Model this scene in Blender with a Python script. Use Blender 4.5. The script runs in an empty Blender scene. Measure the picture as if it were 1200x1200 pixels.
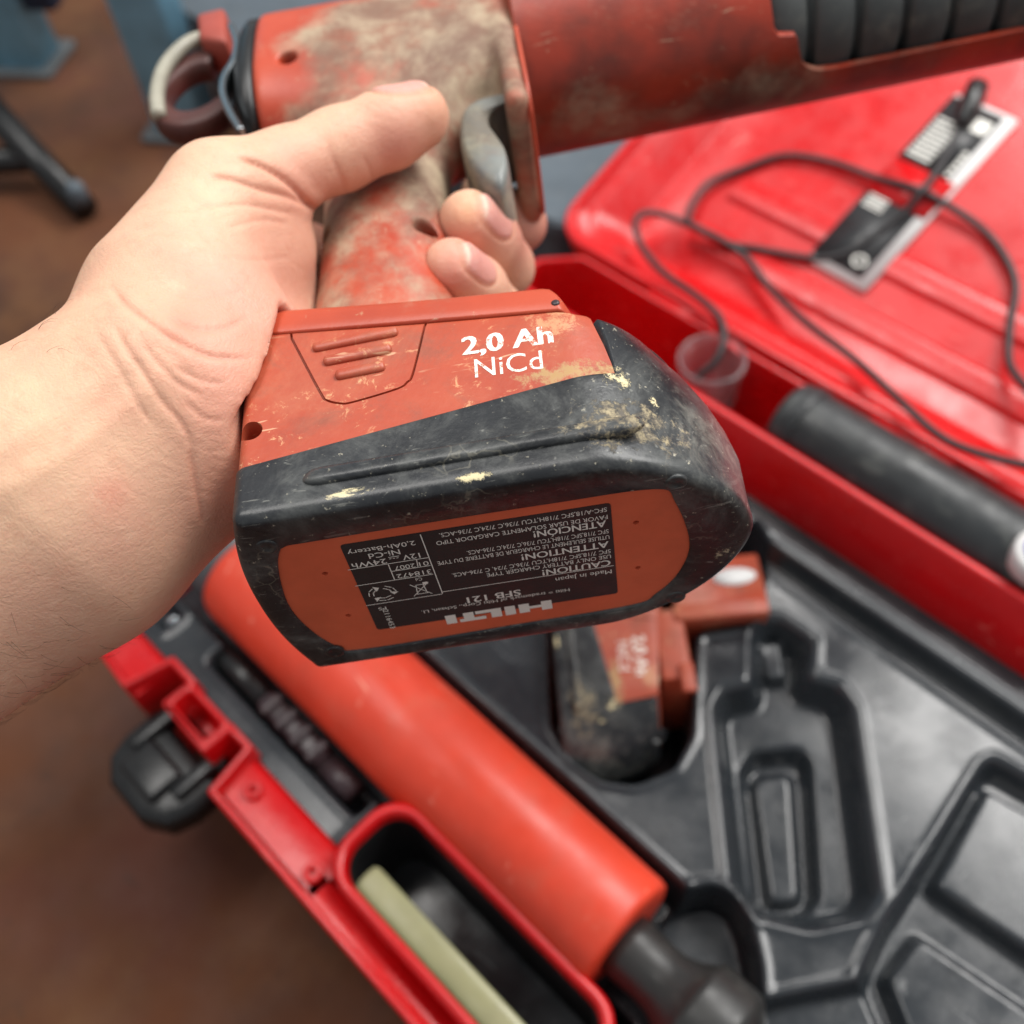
import bpy, bmesh, math, random
import numpy as np
from mathutils import Vector, Matrix
random.seed(7); rng = np.random.default_rng(7)
scene = bpy.context.scene
COL = scene.collection

# ------------------------------------------------------------------ camera
K = 0.85            # metres per working unit (battery length fixes the size of everything)
HR = 0.53           # camera height above the case rim (working units)
RIM = 0.125         # case rim above the floor (working units)
F = 1200.0          # focal length in photo pixels
RC = np.array([[0.70885494, -0.54172686, -0.45172634],
               [0.70186972, 0.60530546, 0.37547862],
               [-0.07002556, 0.58321291, -0.80929545]])   # camera (right, up, forward) -> world (x along case, y across, z up)
CAMP = np.array([0, 0, (HR + RIM)]) * K
cam_d = bpy.data.cameras.new('camera'); cam = bpy.data.objects.new('camera', cam_d); COL.objects.link(cam)
M = Matrix(((RC[0, 0], RC[0, 1], -RC[0, 2], CAMP[0]), (RC[1, 0], RC[1, 1], -RC[1, 2], CAMP[1]),
            (RC[2, 0], RC[2, 1], -RC[2, 2], CAMP[2]), (0, 0, 0, 1)))
cam.matrix_world = M
cam_d.sensor_fit = 'HORIZONTAL'; cam_d.sensor_width = 26.0; cam_d.lens = 26.0
cam_d.clip_start = 0.01; cam_d.clip_end = 60
cam_d.dof.use_dof = True; cam_d.dof.focus_distance = 0.272 * K; cam_d.dof.aperture_fstop = 6.8
scene.camera = cam

# ------------------------------------------------------------------ light
world = bpy.data.worlds.new('World'); scene.world = world; world.use_nodes = True
world.node_tree.nodes['Background'].inputs[0].default_value = (0.95, 0.97, 1.0, 1)
world.node_tree.nodes['Background'].inputs[1].default_value = 0.44
def area(name, loc, target, sx, sy, power, color):
    l = bpy.data.lights.new(name, 'AREA'); l.shape = 'RECTANGLE'; l.size = sx; l.size_y = sy
    l.energy = power; l.color = color
    o = bpy.data.objects.new(name, l); COL.objects.link(o); o.location = loc
    o.rotation_euler = (Vector(target) - Vector(loc)).to_track_quat('-Z', 'Y').to_euler()
    o['kind'] = 'helper'
area('ceiling_lamp', (0.15, 1.75, 2.3), (-0.05, 0.2, 0.15), 2.2, 0.9, 90, (1.0, 0.98, 0.95))
area('ceiling_lamp', (-0.9, 0.1, 2.4), (-0.1, 0.15, 0.2), 1.4, 0.6, 26, (1.0, 0.97, 0.93))
scene.view_settings.view_transform = 'Standard'; scene.view_settings.look = 'None'
scene.view_settings.exposure = 0.0; scene.view_settings.gamma = 1.0
scene.cycles.use_denoising = True
scene.cycles.max_bounces = 8

# ------------------------------------------------------------------ frames and pixel helpers
def ray(px, py): return np.array([(px - 600) / F, (600 - py) / F, 1.0])
def uv(px, py, w=0.0):
    d = RC @ ray(px, py); s = (w - HR) / d[2]
    return np.array([d[0] * s, d[1] * s])
def C(u, v, w): return Vector((u * K, v * K, (w + RIM) * K))     # case coordinates -> world metres
def camw(P):                                                     # camera-space points (working units, x right y up z forward) -> world metres
    P = np.atleast_2d(P); return (P @ RC.T + np.array([0, 0, HR + RIM])) * K
RB = np.array([[0.98723861, 0.12529048, -0.09829663], [0.1544193, -0.60232264, 0.78317439], [-0.03891801, 0.78835889, 0.61398343]])
TB = np.array([-0.06837315, -0.0024688, 0.25336477])
def loc(px, py, ax, c):          # pixel -> battery-local mm, on the local plane axis ax = c (mm)
    d = RB.T @ ray(px, py); o = RB.T @ (-TB); s = (c / 1000 - o[ax]) / d[ax]
    return (o + d * s) * 1000
mm = 0.001 * K
_Rw = RC @ RB; _tw = camw(TB)[0]
BFRAME = Matrix(((_Rw[0, 0], _Rw[0, 1], _Rw[0, 2], _tw[0]), (_Rw[1, 0], _Rw[1, 1], _Rw[1, 2], _tw[1]),
                 (_Rw[2, 0], _Rw[2, 1], _Rw[2, 2], _tw[2]), (0, 0, 0, 1)))
print('battery det', np.linalg.det(_Rw))

# ------------------------------------------------------------------ materials
def lin(r, g, b):
    f = lambda c: (c / 255 / 12.92) if c <= 10 else ((c / 255 + 0.055) / 1.055) ** 2.4
    return (f(r), f(g), f(b), 1)
class N:
    def __init__(s, name):
        s.m = bpy.data.materials.new(name); s.m.use_nodes = True; s.t = s.m.node_tree; s.b = s.t.nodes['Principled BSDF']
        s.tc = s.t.nodes.new('ShaderNodeTexCoord')
    def n(s, typ, **k):
        o = s.t.nodes.new(typ)
        for a, v in k.items(): setattr(o, a, v)
        return o
    def l(s, a, b): s.t.links.new(a, b)
    def noise(s, scale, detail=4, rough=0.55, dist=0.0, stretch=None, off=(0, 0, 0)):
        o = s.n('ShaderNodeTexNoise'); o.inputs['Scale'].default_value = scale; o.inputs['Detail'].default_value = detail
        o.inputs['Roughness'].default_value = rough; o.inputs['Distortion'].default_value = dist
        mp = s.n('ShaderNodeMapping'); mp.inputs['Location'].default_value = off
        if stretch: mp.inputs['Scale'].default_value = stretch
        s.l(s.tc.outputs['Object'], mp.inputs[0]); s.l(mp.outputs[0], o.inputs['Vector'])
        return o.outputs[0]
    def ramp(s, fac, a, b, va=0.0, vb=1.0):
        o = s.n('ShaderNodeMapRange'); o.interpolation_type = 'SMOOTHSTEP'
        o.inputs[1].default_value = a; o.inputs[2].default_value = b; o.inputs[3].default_value = va; o.inputs[4].default_value = vb
        s.l(fac, o.inputs[0]); return o.outputs[0]
    def math(s, op, a, b=None):
        o = s.n('ShaderNodeMath', operation=op)
        for i, x in enumerate((a, b)):
            if x is None: continue
            if isinstance(x, (int, float)): o.inputs[i].default_value = x
            else: s.l(x, o.inputs[i])
        return o.outputs[0]
    def mix(s, fac, a, b):
        o = s.n('ShaderNodeMix', data_type='RGBA')
        if isinstance(fac, (int, float)): o.inputs[0].default_value = fac
        else: s.l(fac, o.inputs[0])
        for i, x in ((6, a), (7, b)):
            if isinstance(x, tuple): o.inputs[i].default_value = x
            else: s.l(x, o.inputs[i])
        return o.outputs[2]
    def blob(s, c, r, sq=(1, 1, 1)):            # soft spot in object space, 1 in the middle
        v = s.n('ShaderNodeVectorMath', operation='SUBTRACT'); v.inputs[1].default_value = c; s.l(s.tc.outputs['Object'], v.inputs[0])
        q = s.n('ShaderNodeVectorMath', operation='MULTIPLY'); q.inputs[1].default_value = sq; s.l(v.outputs[0], q.inputs[0])
        e = s.n('ShaderNodeVectorMath', operation='LENGTH'); s.l(q.outputs[0], e.inputs[0])
        return s.ramp(e.outputs['Value'], 0.0, r, 1.0, 0.0)
    def rag(s, blob, noise, amp, lo, hi):     # ragged-edged stain: noise pushed up inside the spot
        return s.ramp(s.math('ADD', noise, s.math('MULTIPLY', blob, amp)), lo, hi)
    def out(s, col=None, rough=None, bump=None, bs=0.2, bd=0.001, metal=0.0):
        b = s.b
        if col is not None:
            if isinstance(col, tuple): b.inputs['Base Color'].default_value = col
            else: s.l(col, b.inputs['Base Color'])
        if rough is not None:
            if isinstance(rough, (int, float)): b.inputs['Roughness'].default_value = rough
            else: s.l(rough, b.inputs['Roughness'])
        b.inputs['Metallic'].default_value = metal
        if bump is not None:
            o = s.n('ShaderNodeBump'); o.inputs['Strength'].default_value = bs; o.inputs['Distance'].default_value = bd
            s.l(bump, o.inputs['Height']); s.l(o.outputs[0], b.inputs['Normal'])
        return s.m
def plastic(name, col, rough=0.4, var=0.12, dust=0.0, dustcol=lin(170, 165, 150), grain=900, bs=0.12):
    n = N(name)
    a = n.noise(35, 5, 0.6); dk = tuple(c * (1 - var * 2) for c in col[:3]) + (1,)
    c = n.mix(n.ramp(a, 0.35, 0.7), col, dk)
    if dust:
        d = n.math('MULTIPLY', n.ramp(n.noise(60, 8, 0.7, off=(3, 1, 2)), 0.5, 0.75), dust)
        c = n.mix(d, c, dustcol)
    r = n.ramp(n.noise(70, 4, 0.6, off=(5, 5, 5)), 0.3, 0.7, rough - 0.08, rough + 0.1)
    return n.out(c, r, n.noise(grain, 2, 0.5), bs, 0.0004)

def scuffed(name, col, rough, spec_col, amt, dust, dustcol, seed=0.0, var=0.1, speck=0.0):
    n = N(name); dk = tuple(c * (1 - var * 2) for c in col[:3]) + (1,); c = n.mix(n.ramp(n.noise(24, 6, 0.65, off=(seed, 1, 2)), 0.3, 0.72), col, dk)
    sc = None
    for k, st_ in enumerate(((0.12, 1, 1), (1, 0.12, 1), (0.35, 0.2, 1))):
        q_ = n.ramp(n.noise(240, 3, 0.6, 0.5, stretch=st_, off=(seed + k, k * 3, 1)), 0.67, 0.72)
        sc = q_ if sc is None else n.math('MAXIMUM', sc, q_)
    sc = n.math('MULTIPLY', sc, n.ramp(n.noise(20, 4, 0.6, off=(4, seed, 8)), 0.42, 0.62))
    c = n.mix(n.math('MULTIPLY', sc, amt), c, spec_col)
    d = n.math('MULTIPLY', n.ramp(n.noise(38, 9, 0.75, 0.3, off=(seed, 7, 7)), 0.48, 0.76), dust); c = n.mix(d, c, dustcol)
    if speck: c = n.mix(n.math('MULTIPLY', n.ramp(n.noise(420, 3, 0.6, off=(seed, 3, 5)), 0.70, 0.76), speck), c, dustcol)
    r = n.math('ADD', n.ramp(n.noise(45, 6, 0.65, off=(5, seed, 5)), 0.3, 0.72, rough - 0.07, rough + 0.12), n.math('MULTIPLY', sc, 0.2))
    h = n.math('ADD', n.noise(520, 3, 0.6), n.math('MULTIPLY', sc, -0.8)); return n.out(c, r, h, 0.1, 0.0004)
def worn_orange():
    n = N('battery_orange'); base = lin(180, 78, 52)
    c = n.mix(n.ramp(n.noise(28, 5, 0.6), 0.3, 0.75), base, lin(162, 64, 44))
    grime = n.ramp(n.noise(55, 9, 0.74, 0.4, off=(1, 2, 3)), 0.48, 0.74)
    c = n.mix(n.math('MULTIPLY', grime, 0.62), c, lin(116, 72, 56))
    film = n.ramp(n.noise(18, 8, 0.72, 0.6, off=(6, 2, 3)), 0.42, 0.75)
    c = n.mix(n.math('MULTIPLY', film, 0.34), c, lin(206, 142, 108))
    dust = n.ramp(n.noise(170, 8, 0.78, 0.5, off=(4, 4, 1)), 0.56, 0.66)
    patch = n.ramp(n.noise(30, 4, 0.6, off=(7, 0, 1)), 0.38, 0.56)
    dust = n.math('MULTIPLY', dust, patch)
    c = n.mix(n.math('MULTIPLY', dust, 0.8), c, lin(226, 176, 130))
    scr = n.ramp(n.noise(260, 2, 0.5, 1.2, stretch=(0.25, 1, 1.5), off=(2, 8, 1)), 0.66, 0.72)
    c = n.mix(n.math('MULTIPLY', n.math('MULTIPLY', scr, patch), 0.6), c, lin(228, 188, 150))
    # crust of pale mud along the front lower corner of the side panel
    mud = n.rag(n.blob((88 * mm, 0, 33.5 * mm), 30 * mm, (1, 1, 3.2)), n.noise(330, 12, 0.82), 0.30, 0.66, 0.80)
    c = n.mix(n.math('MULTIPLY', mud, 0.85), c, lin(176, 146, 96))
    mud2 = n.rag(n.blob((86 * mm, 0, 54 * mm), 15 * mm), n.noise(280, 12, 0.82, 0.5, off=(1, 0, 0)), 0.24, 0.64, 0.76)
    c = n.mix(n.math('MULTIPLY', mud2, 0.6), c, lin(214, 170, 126))
    h = n.math('ADD', n.noise(420, 3, 0.6), n.math('MULTIPLY', mud, 1.5))
    return n.out(c, n.ramp(grime, 0, 1, 0.42, 0.65), h, 0.22, 0.0005)
def boot_black():
    n = N('boot_rubber'); base = lin(38, 41, 45)
    c = n.mix(n.ramp(n.noise(24, 4, 0.6), 0.3, 0.7), base, lin(28, 30, 33))
    film = n.ramp(n.noise(45, 10, 0.76, 0.6, off=(2, 2, 2)), 0.42, 0.78)
    c = n.mix(n.math('MULTIPLY', film, 0.55), c, lin(126, 128, 124))
    vo = n.n('ShaderNodeTexVoronoi'); vo.feature = 'DISTANCE_TO_EDGE'; vo.inputs['Scale'].default_value = 95
    wv = n.n('ShaderNodeVectorMath', operation='MULTIPLY_ADD'); nc = n.n('ShaderNodeTexNoise'); nc.inputs['Scale'].default_value = 120; nc.inputs['Detail'].default_value = 5; n.l(n.tc.outputs['Object'], nc.inputs['Vector'])
    n.l(nc.outputs['Color'], wv.inputs[0]); wv.inputs[1].default_value = (0.012, 0.012, 0.012); n.l(n.tc.outputs['Object'], wv.inputs[2]); n.l(wv.outputs[0], vo.inputs['Vector'])
    vein = n.math('MULTIPLY', n.ramp(vo.outputs['Distance'], 0.012, 0.03, 1.0, 0.0), n.ramp(n.noise(26, 3, 0.6, off=(3, 8, 2)), 0.52, 0.62))
    c = n.mix(n.math('MULTIPLY', vein, 0.2), c, lin(176, 170, 150))
    speck = n.ramp(n.noise(520, 4, 0.7, off=(9, 1, 1)), 0.63, 0.71)
    c = n.mix(n.math('MULTIPLY', speck, 0.6), c, lin(205, 198, 176))
    scr = n.ramp(n.noise(330, 3, 0.6, 2.0, stretch=(0.22, 1, 1.3), off=(0, 3, 3)), 0.65, 0.70)
    c = n.mix(n.math('MULTIPLY', scr, 0.35), c, lin(160, 160, 152))
    fine = n.ramp(n.noise(300, 9, 0.78, 0.8, off=(5, 2, 0)), 0.47, 0.6)
    m1 = n.rag(n.blob((101 * mm, 0, 14 * mm), 34 * mm, (1, 0.8, 2.0)), n.noise(240, 14, 0.8, 0.15, off=(5, 2, 0)), 0.26, 0.66, 0.75)
    m2 = n.rag(n.blob((101 * mm, 0, 31 * mm), 13 * mm, (1.1, 1, 1.0)), n.noise(420, 9, 0.85, off=(1, 7, 0)), 0.5, 0.88, 0.93)
    m2 = n.math('MAXIMUM', m2, n.rag(n.blob((108.5 * mm, 3 * mm, 24 * mm), 7 * mm, (1.5, 0.6, 0.8)), n.noise(500, 8, 0.8, off=(2, 7, 0)), 0.5, 0.88, 0.93))
    m3 = n.rag(n.blob((60 * mm, 1 * mm, 2.6 * mm), 10 * mm, (0.9, 1, 3.6)), n.noise(700, 6, 0.8, off=(8, 7, 0)), 0.5, 0.84, 0.9)
    m4 = n.rag(n.blob((27 * mm, 1 * mm, 3.5 * mm), 18 * mm, (0.8, 1, 3.8)), n.noise(420, 8, 0.8, 0.6, stretch=(0.4, 1, 1.4), off=(3, 7, 4)), 0.4, 0.86, 0.92)
    m5 = n.rag(n.blob((122 * mm, 16 * mm, 20 * mm), 40 * mm), n.noise(110, 12, 0.78, 1.0, off=(3, 1, 4)), 0.3, 0.66, 0.9)
    m6 = n.rag(n.blob((124 * mm, 46 * mm, 4 * mm), 20 * mm, (1, 0.9, 1.4)), n.noise(380, 9, 0.8, 0.6, off=(2, 1, 4)), 0.36, 0.82, 0.9)
    c = n.mix(n.math('MULTIPLY', m1, 0.8), c, n.mix(n.ramp(n.noise(380, 8, 0.75, off=(2, 2, 9)), 0.4, 0.58), lin(184, 168, 132), lin(98, 90, 78)))
    c = n.mix(n.math('MULTIPLY', m5, 0.42), c, lin(150, 148, 138))
    c = n.mix(m6, c, lin(176, 166, 140))
    for m_ in (m2, m3, m4): c = n.mix(n.math('MULTIPLY', m_, 0.95), c, lin(222, 208, 164))
    mud = n.math('MAXIMUM', m2, n.math('MAXIMUM', m3, m1))
    h = n.math('ADD', n.math('MULTIPLY', n.noise(500, 3, 0.6), 0.5), n.math('MULTIPLY', mud, 1.6))
    r = n.math('ADD', n.ramp(film, 0, 1, 0.33, 0.52), n.math('MULTIPLY', mud, 0.3))
    return n.out(c, r, h, 0.3, 0.0006)
def tool_dirty(name, base, dark, lo, hi, amt=0.9, bias=None):
    n = N(name)
    c = n.mix(n.ramp(n.noise(22, 4, 0.6), 0.3, 0.7), base, dark)
    g = n.noise(17, 7, 0.66, 0.3, off=(2, 5, 1))
    if bias:
        for (p, r, a) in bias: g = n.math('ADD', g, n.math('MULTIPLY', n.blob(tuple(x * mm for x in p), r * mm), a))
    g = n.ramp(g, lo, hi)
    c2 = n.mix(n.ramp(n.noise(34, 8, 0.72, 0.3, off=(9, 9, 9)), 0.38, 0.62), lin(172, 164, 138), lin(112, 100, 84))
    c2 = n.mix(n.math('MULTIPLY', n.ramp(n.noise(46, 8, 0.74, off=(1, 9, 4)), 0.5, 0.64), 0.6), c2, lin(120, 72, 54))
    c = n.mix(n.math('MULTIPLY', g, amt), c, c2)
    sc = n.math('MAXIMUM', n.ramp(n.noise(420, 4, 0.65, 0.6, stretch=(0.2, 1, 0.8), off=(1, 4, 2)), 0.66, 0.72), n.ramp(n.noise(420, 4, 0.65, 0.6, stretch=(0.8, 1, 0.25), off=(6, 4, 2)), 0.67, 0.73))
    c = n.mix(n.math('MULTIPLY', sc, 0.28), c, lin(206, 190, 160))
    s = n.ramp(n.noise(240, 6, 0.75, off=(3, 3, 3)), 0.62, 0.7)
    c = n.mix(n.math('MULTIPLY', s, 0.35), c, lin(196, 178, 140))
    return n.out(c, n.ramp(g, 0, 1, 0.4, 0.7), n.noise(600, 3, 0.6), 0.2, 0.0004)
MAT = {}
MAT['orange'] = worn_orange()
MAT['boot'] = boot_black()
MAT['panel'] = plastic('label_panel_orange', lin(226, 106, 72), 0.45, 0.1, 0.25, lin(196, 120, 88))
MAT['label'] = plastic('label_black', lin(44, 45, 47), 0.42, 0.1, 0.12, lin(90, 88, 82))
MAT['print'] = plastic('print_white', lin(240, 238, 230), 0.5, 0.05)
def worn_print():
    n = N('print_worn'); w = n.ramp(n.noise(330, 9, 0.8, off=(2, 1, 6)), 0.53, 0.58)
    c = n.mix(n.math('MULTIPLY', n.ramp(n.noise(70, 6, 0.7), 0.4, 0.7), 0.22), lin(244, 240, 230), lin(214, 170, 140)); return n.out(n.mix(w, c, lin(186, 92, 62)), 0.55)
MAT['white_print'] = worn_print()
MAT['latch'] = MAT['orange']
MAT['housing'] = tool_dirty('housing_orange', lin(192, 76, 48), lin(164, 58, 38), 0.40, 0.64, 0.84,
    [((40, 10, 262), 66, 0.22), ((72, 12, 225), 46, 0.22), ((55, 15, 165), 42, 0.16), ((30, 18, 108), 42, -0.03), ((-10, 10, 285), 42, -0.4), ((-8, 12, 230), 30, -0.2)])
MAT['foot'] = tool_dirty('foot_orange', lin(190, 78, 50), lin(168, 66, 44), 0.54, 0.70, 0.5)
MAT['barrel'] = tool_dirty('barrel_redbrown', lin(160, 52, 30), lin(66, 36, 28), 0.50, 0.70, 0.6)
MAT['trigger'] = tool_dirty('trigger_grey', lin(130, 134, 130), lin(70, 76, 80), 0.46, 0.66, 0.75)
MAT['rubber'] = plastic('ribbed_rubber', lin(66, 70, 70), 0.5, 0.12, 0.5, lin(118, 116, 106))
MAT['blackp'] = plastic('black_plastic', lin(17, 18, 19), 0.33, 0.1, 0.08, lin(80, 82, 84))
MAT['steel'] = plastic('dull_steel', lin(168, 164, 148), 0.5, 0.15, 0.3, lin(110, 96, 80))
MAT['chrome'] = N('chrome').out(lin(150, 156, 160), 0.22, metal=1.0)
MAT['hookbrown'] = plastic('hook_brown', lin(84, 44, 38), 0.5, 0.2)
MAT['hookred'] = plastic('hook_red', lin(168, 74, 60), 0.5, 0.1)
MAT['red'] = scuffed('case_red', lin(208, 13, 19), 0.27, lin(244, 130, 120), 0.5, 0.10, lin(190, 84, 78), 1.0, 0.09, 0.25)
MAT['tray'] = scuffed('tray_black', lin(46, 50, 54), 0.19, lin(130, 132, 132), 0.25, 0.10, lin(128, 126, 120), 3.0, 0.1, 0.5)
MAT['tube'] = scuffed('tube_orange', lin(226, 70, 44), 0.42, lin(250, 176, 150), 0.55, 0.34, lin(190, 104, 80), 5.0, 0.09, 0.3)
MAT['greycap'] = plastic('cap_grey', lin(84, 88, 90), 0.5, 0.08)
MAT['nozzle'] = plastic('nozzle_black', lin(42, 42, 41), 0.4, 0.1, 0.15, lin(110, 108, 100))
MAT['blacktube'] = plastic('tube_black', lin(40, 44, 46), 0.42, 0.12, 0.6, lin(96, 98, 94))
MAT['olive'] = plastic('olive_plastic', lin(158, 158, 118), 0.35, 0.08, 0.1)
MAT['pit'] = plastic('pit_black', lin(22, 22, 23), 0.5, 0.1)
MAT['cord'] = plastic('cord_black', lin(36, 36, 38), 0.45, 0.05)
MAT['white'] = plastic('white_plastic', lin(228, 228, 226), 0.45, 0.04)
MAT['blue'] = plastic('blue_print', lin(40, 70, 170), 0.45, 0.05)
MAT['slate'] = plastic('slate_plastic', lin(84, 94, 102), 0.55, 0.08, 0.1)
MAT['bluesteel'] = plastic('blue_paint', lin(152, 216, 246), 0.45, 0.12, 0.2, lin(120, 150, 160))
MAT['navy'] = plastic('navy_paint', lin(28, 40, 60), 0.5, 0.1)
MAT['darkmetal'] = plastic('dark_metal', lin(58, 44, 48), 0.4, 0.25, 0.3, lin(120, 110, 105))
def floor_mat():
    n = N('floor_brown')
    c = n.mix(n.ramp(n.noise(3.2, 6, 0.62), 0.3, 0.7), lin(98, 54, 25), lin(54, 30, 15))
    c = n.mix(n.ramp(n.noise(9, 6, 0.65, off=(3, 3, 0)), 0.45, 0.75), c, lin(100, 64, 33))
    c = n.mix(n.math('MULTIPLY', n.ramp(n.noise(5.5, 5, 0.6, off=(8, 1, 0)), 0.52, 0.7), 0.8), c, lin(84, 42, 28))
    c = n.mix(n.math('MULTIPLY', n.ramp(n.noise(40, 7, 0.7, off=(1, 6, 0)), 0.56, 0.7), 0.5), c, lin(50, 34, 24))
    return n.out(c, n.ramp(n.noise(14, 4, 0.6), 0.3, 0.7, 0.7, 0.9), n.noise(60, 6, 0.7), 0.25, 0.002)
MAT['floor'] = floor_mat()
def cup_mat():
    n = N('frosted_plastic'); n.b.inputs['Transmission Weight'].default_value = 0.93; n.b.inputs['IOR'].default_value = 1.4
    return n.out(lin(244, 236, 238), 0.12)
MAT['cup'] = cup_mat()
def skin_mat():
    n = N('skin'); b = n.b
    at = n.n('ShaderNodeAttribute', attribute_name='tint')
    nz = n.noise(60, 6, 0.65); nz2 = n.noise(16, 4, 0.6, off=(4, 2, 1))
    c = n.mix(n.ramp(nz, 0.35, 0.7), at.outputs['Color'], lin(212, 154, 132))
    o = n.n('ShaderNodeMix', data_type='RGBA'); o.inputs[0].default_value = 0.6
    n.l(c, o.inputs[6]); n.l(at.outputs['Color'], o.inputs[7])
    c = n.mix(n.math('MULTIPLY', n.ramp(nz2, 0.45, 0.7), 0.32), o.outputs[2], lin(214, 148, 124))
    c = n.mix(n.math('MULTIPLY', n.ramp(n.noise(170, 8, 0.75, off=(7, 7, 1)), 0.5, 0.68), 0.24), c, lin(204, 132, 108))
    c = n.mix(n.math('MULTIPLY', n.ramp(n.noise(95, 8, 0.75, off=(1, 3, 9)), 0.55, 0.7), 0.22), c, lin(240, 206, 176))
    b.inputs['Subsurface Weight'].default_value = 0.15; b.inputs['Subsurface Radius'].default_value = (1.0, 0.32, 0.16)
    b.inputs['Subsurface Scale'].default_value = 0.004; b.inputs['Specular IOR Level'].default_value = 0.4
    vor = n.n('ShaderNodeTexVoronoi'); vor.feature = 'DISTANCE_TO_EDGE'; vor.inputs['Scale'].default_value = 900; n.l(n.tc.outputs['Object'], vor.inputs['Vector'])
    fine = n.noise(520, 6, 0.72, 0.8, stretch=(1, 0.5, 1)); ln = n.noise(150, 6, 0.66, 1.2, stretch=(0.45, 1, 1))
    h = n.math('ADD', n.math('ADD', n.math('MULTIPLY', fine, 0.7), n.math('MULTIPLY', ln, 0.9)), n.math('MULTIPLY', vor.outputs['Distance'], 0.3))
    return n.out(c, n.ramp(nz2, 0.3, 0.7, 0.44, 0.56), h, 0.42, 0.0007)
MAT['skin'] = skin_mat()
MAT['hair'] = N('arm_hair').out(lin(70, 48, 34), 0.5)

# ------------------------------------------------------------------ mesh helpers
def empty(name, mat_or_loc, label=None, cat=None, group=None):
    o = bpy.data.objects.new(name, None); COL.objects.link(o); o.empty_display_size = 0.02
    if isinstance(mat_or_loc, Matrix): o.matrix_world = mat_or_loc
    else: o.location = mat_or_loc
    tag(o, label, cat, group); return o
def tag(o, label=None, cat=None, group=None, kind=None):
    if label: o['label'] = label
    if cat: o['category'] = cat
    if group: o['group'] = group
    if kind: o['kind'] = kind
    return o
def mk(name, verts, faces, mat, parent=None, smooth=True, bevel=0, origin=None, seg=2, angle=35):
    me = bpy.data.meshes.new(name)
    V = np.asarray(verts, dtype=float).reshape(-1, 3)
    if origin is not None: V = V - np.array(origin)
    me.from_pydata(V.tolist(), [], [list(map(int, f)) for f in faces]); me.update()
    if smooth: me.polygons.foreach_set('use_smooth', [True] * len(me.polygons))
    if mat: me.materials.append(MAT[mat] if isinstance(mat, str) else mat)
    o = bpy.data.objects.new(name, me); COL.objects.link(o)
    if parent: o.parent = parent
    elif origin is not None: o.location = origin
    if bevel:
        b = o.modifiers.new('bevel', 'BEVEL'); b.width = bevel; b.segments = seg; b.limit_method = 'ANGLE'; b.angle_limit = math.radians(angle)
        b.harden_normals = False
    return o
class G:                                    # gathers geometry
    def __init__(s): s.v = []; s.f = []
    def add(s, v, f):
        n = len(s.v); s.v += [tuple(x) for x in v]; s.f += [tuple(i + n for i in q) for q in f]; return s
    def box(s, a, b):
        (x0, y0, z0), (x1, y1, z1) = a, b
        return s.add([(x0, y0, z0), (x1, y0, z0), (x1, y1, z0), (x0, y1, z0), (x0, y0, z1), (x1, y0, z1), (x1, y1, z1), (x0, y1, z1)],
                     [(0, 3, 2, 1), (4, 5, 6, 7), (0, 1, 5, 4), (1, 2, 6, 5), (2, 3, 7, 6), (3, 0, 4, 7)])
    def loft(s, loops, closed=True, cap0=True, cap1=True):
        n = len(loops[0]); v = [p for L in loops for p in L]; f = []
        for i in range(len(loops) - 1):
            for j in range(n if closed else n - 1):
                a = i * n + j; b = i * n + (j + 1) % n; f.append((a, b, b + n, a + n))
        if cap0: f.append(tuple(range(n - 1, -1, -1)))
        if cap1: f.append(tuple(range((len(loops) - 1) * n, len(loops) * n)))
        return s.add(v, f)
    def prism(s, poly, ax, a, b):           # polygon in the two other axes, extruded along ax
        def P(p, t):
            q = [0, 0, 0]; o = [i for i in range(3) if i != ax]; q[o[0]], q[o[1]] = p; q[ax] = t; return tuple(q)
        return s.loft([[P(p, a) for p in poly], [P(p, b) for p in poly]])
    def tube(s, pts, r, seg=10, caps=True):
        pts = [Vector(p) for p in pts]; n = len(pts); loops = []
        t0 = (pts[1] - pts[0]).normalized(); u = t0.orthogonal().normalized()
        for i, p in enumerate(pts):
            t = (pts[min(i + 1, n - 1)] - pts[max(i - 1, 0)]).normalized()
            u = (u - t * u.dot(t)).normalized(); w = t.cross(u)
            rr = r[i] if hasattr(r, '__len__') else r
            loops.append([p + (u * math.cos(a) + w * math.sin(a)) * rr for a in (2 * math.pi * k / seg for k in range(seg))])
        return s.loft(loops, True, caps, caps)
    def build(s, name, mat, parent=None, **k): return mk(name, s.v, s.f, mat, parent, **k)
def spline(P, n=8):
    P = [np.array(p, float) for p in P]; Q = [2 * P[0] - P[1]] + P + [2 * P[-1] - P[-2]]; out = []
    for i in range(1, len(Q) - 2):
        for k in range(n):
            t = k / n; a, b, c, d = Q[i - 1], Q[i], Q[i + 1], Q[i + 2]
            out.append(0.5 * ((2 * b) + (c - a) * t + (2 * a - 5 * b + 4 * c - d) * t * t + (3 * b - a - 3 * c + d) * t ** 3))
    out.append(P[-1]); return out
def rrect(x0, x1, y0, y1, r, n=6):
    o = []
    for cx, cy, a0 in ((x1 - r, y0 + r, -90), (x1 - r, y1 - r, 0), (x0 + r, y1 - r, 90), (x0 + r, y0 + r, 180)):
        for k in range(n + 1):
            a = math.radians(a0 + 90 * k / n); o.append((cx + r * math.cos(a), cy + r * math.sin(a)))
    return o
def apply_mods(o):
    dg = bpy.context.evaluated_depsgraph_get(); me = bpy.data.meshes.new_from_object(o.evaluated_get(dg))
    old = o.data; o.modifiers.clear(); o.data = me; bpy.data.meshes.remove(old)
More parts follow.
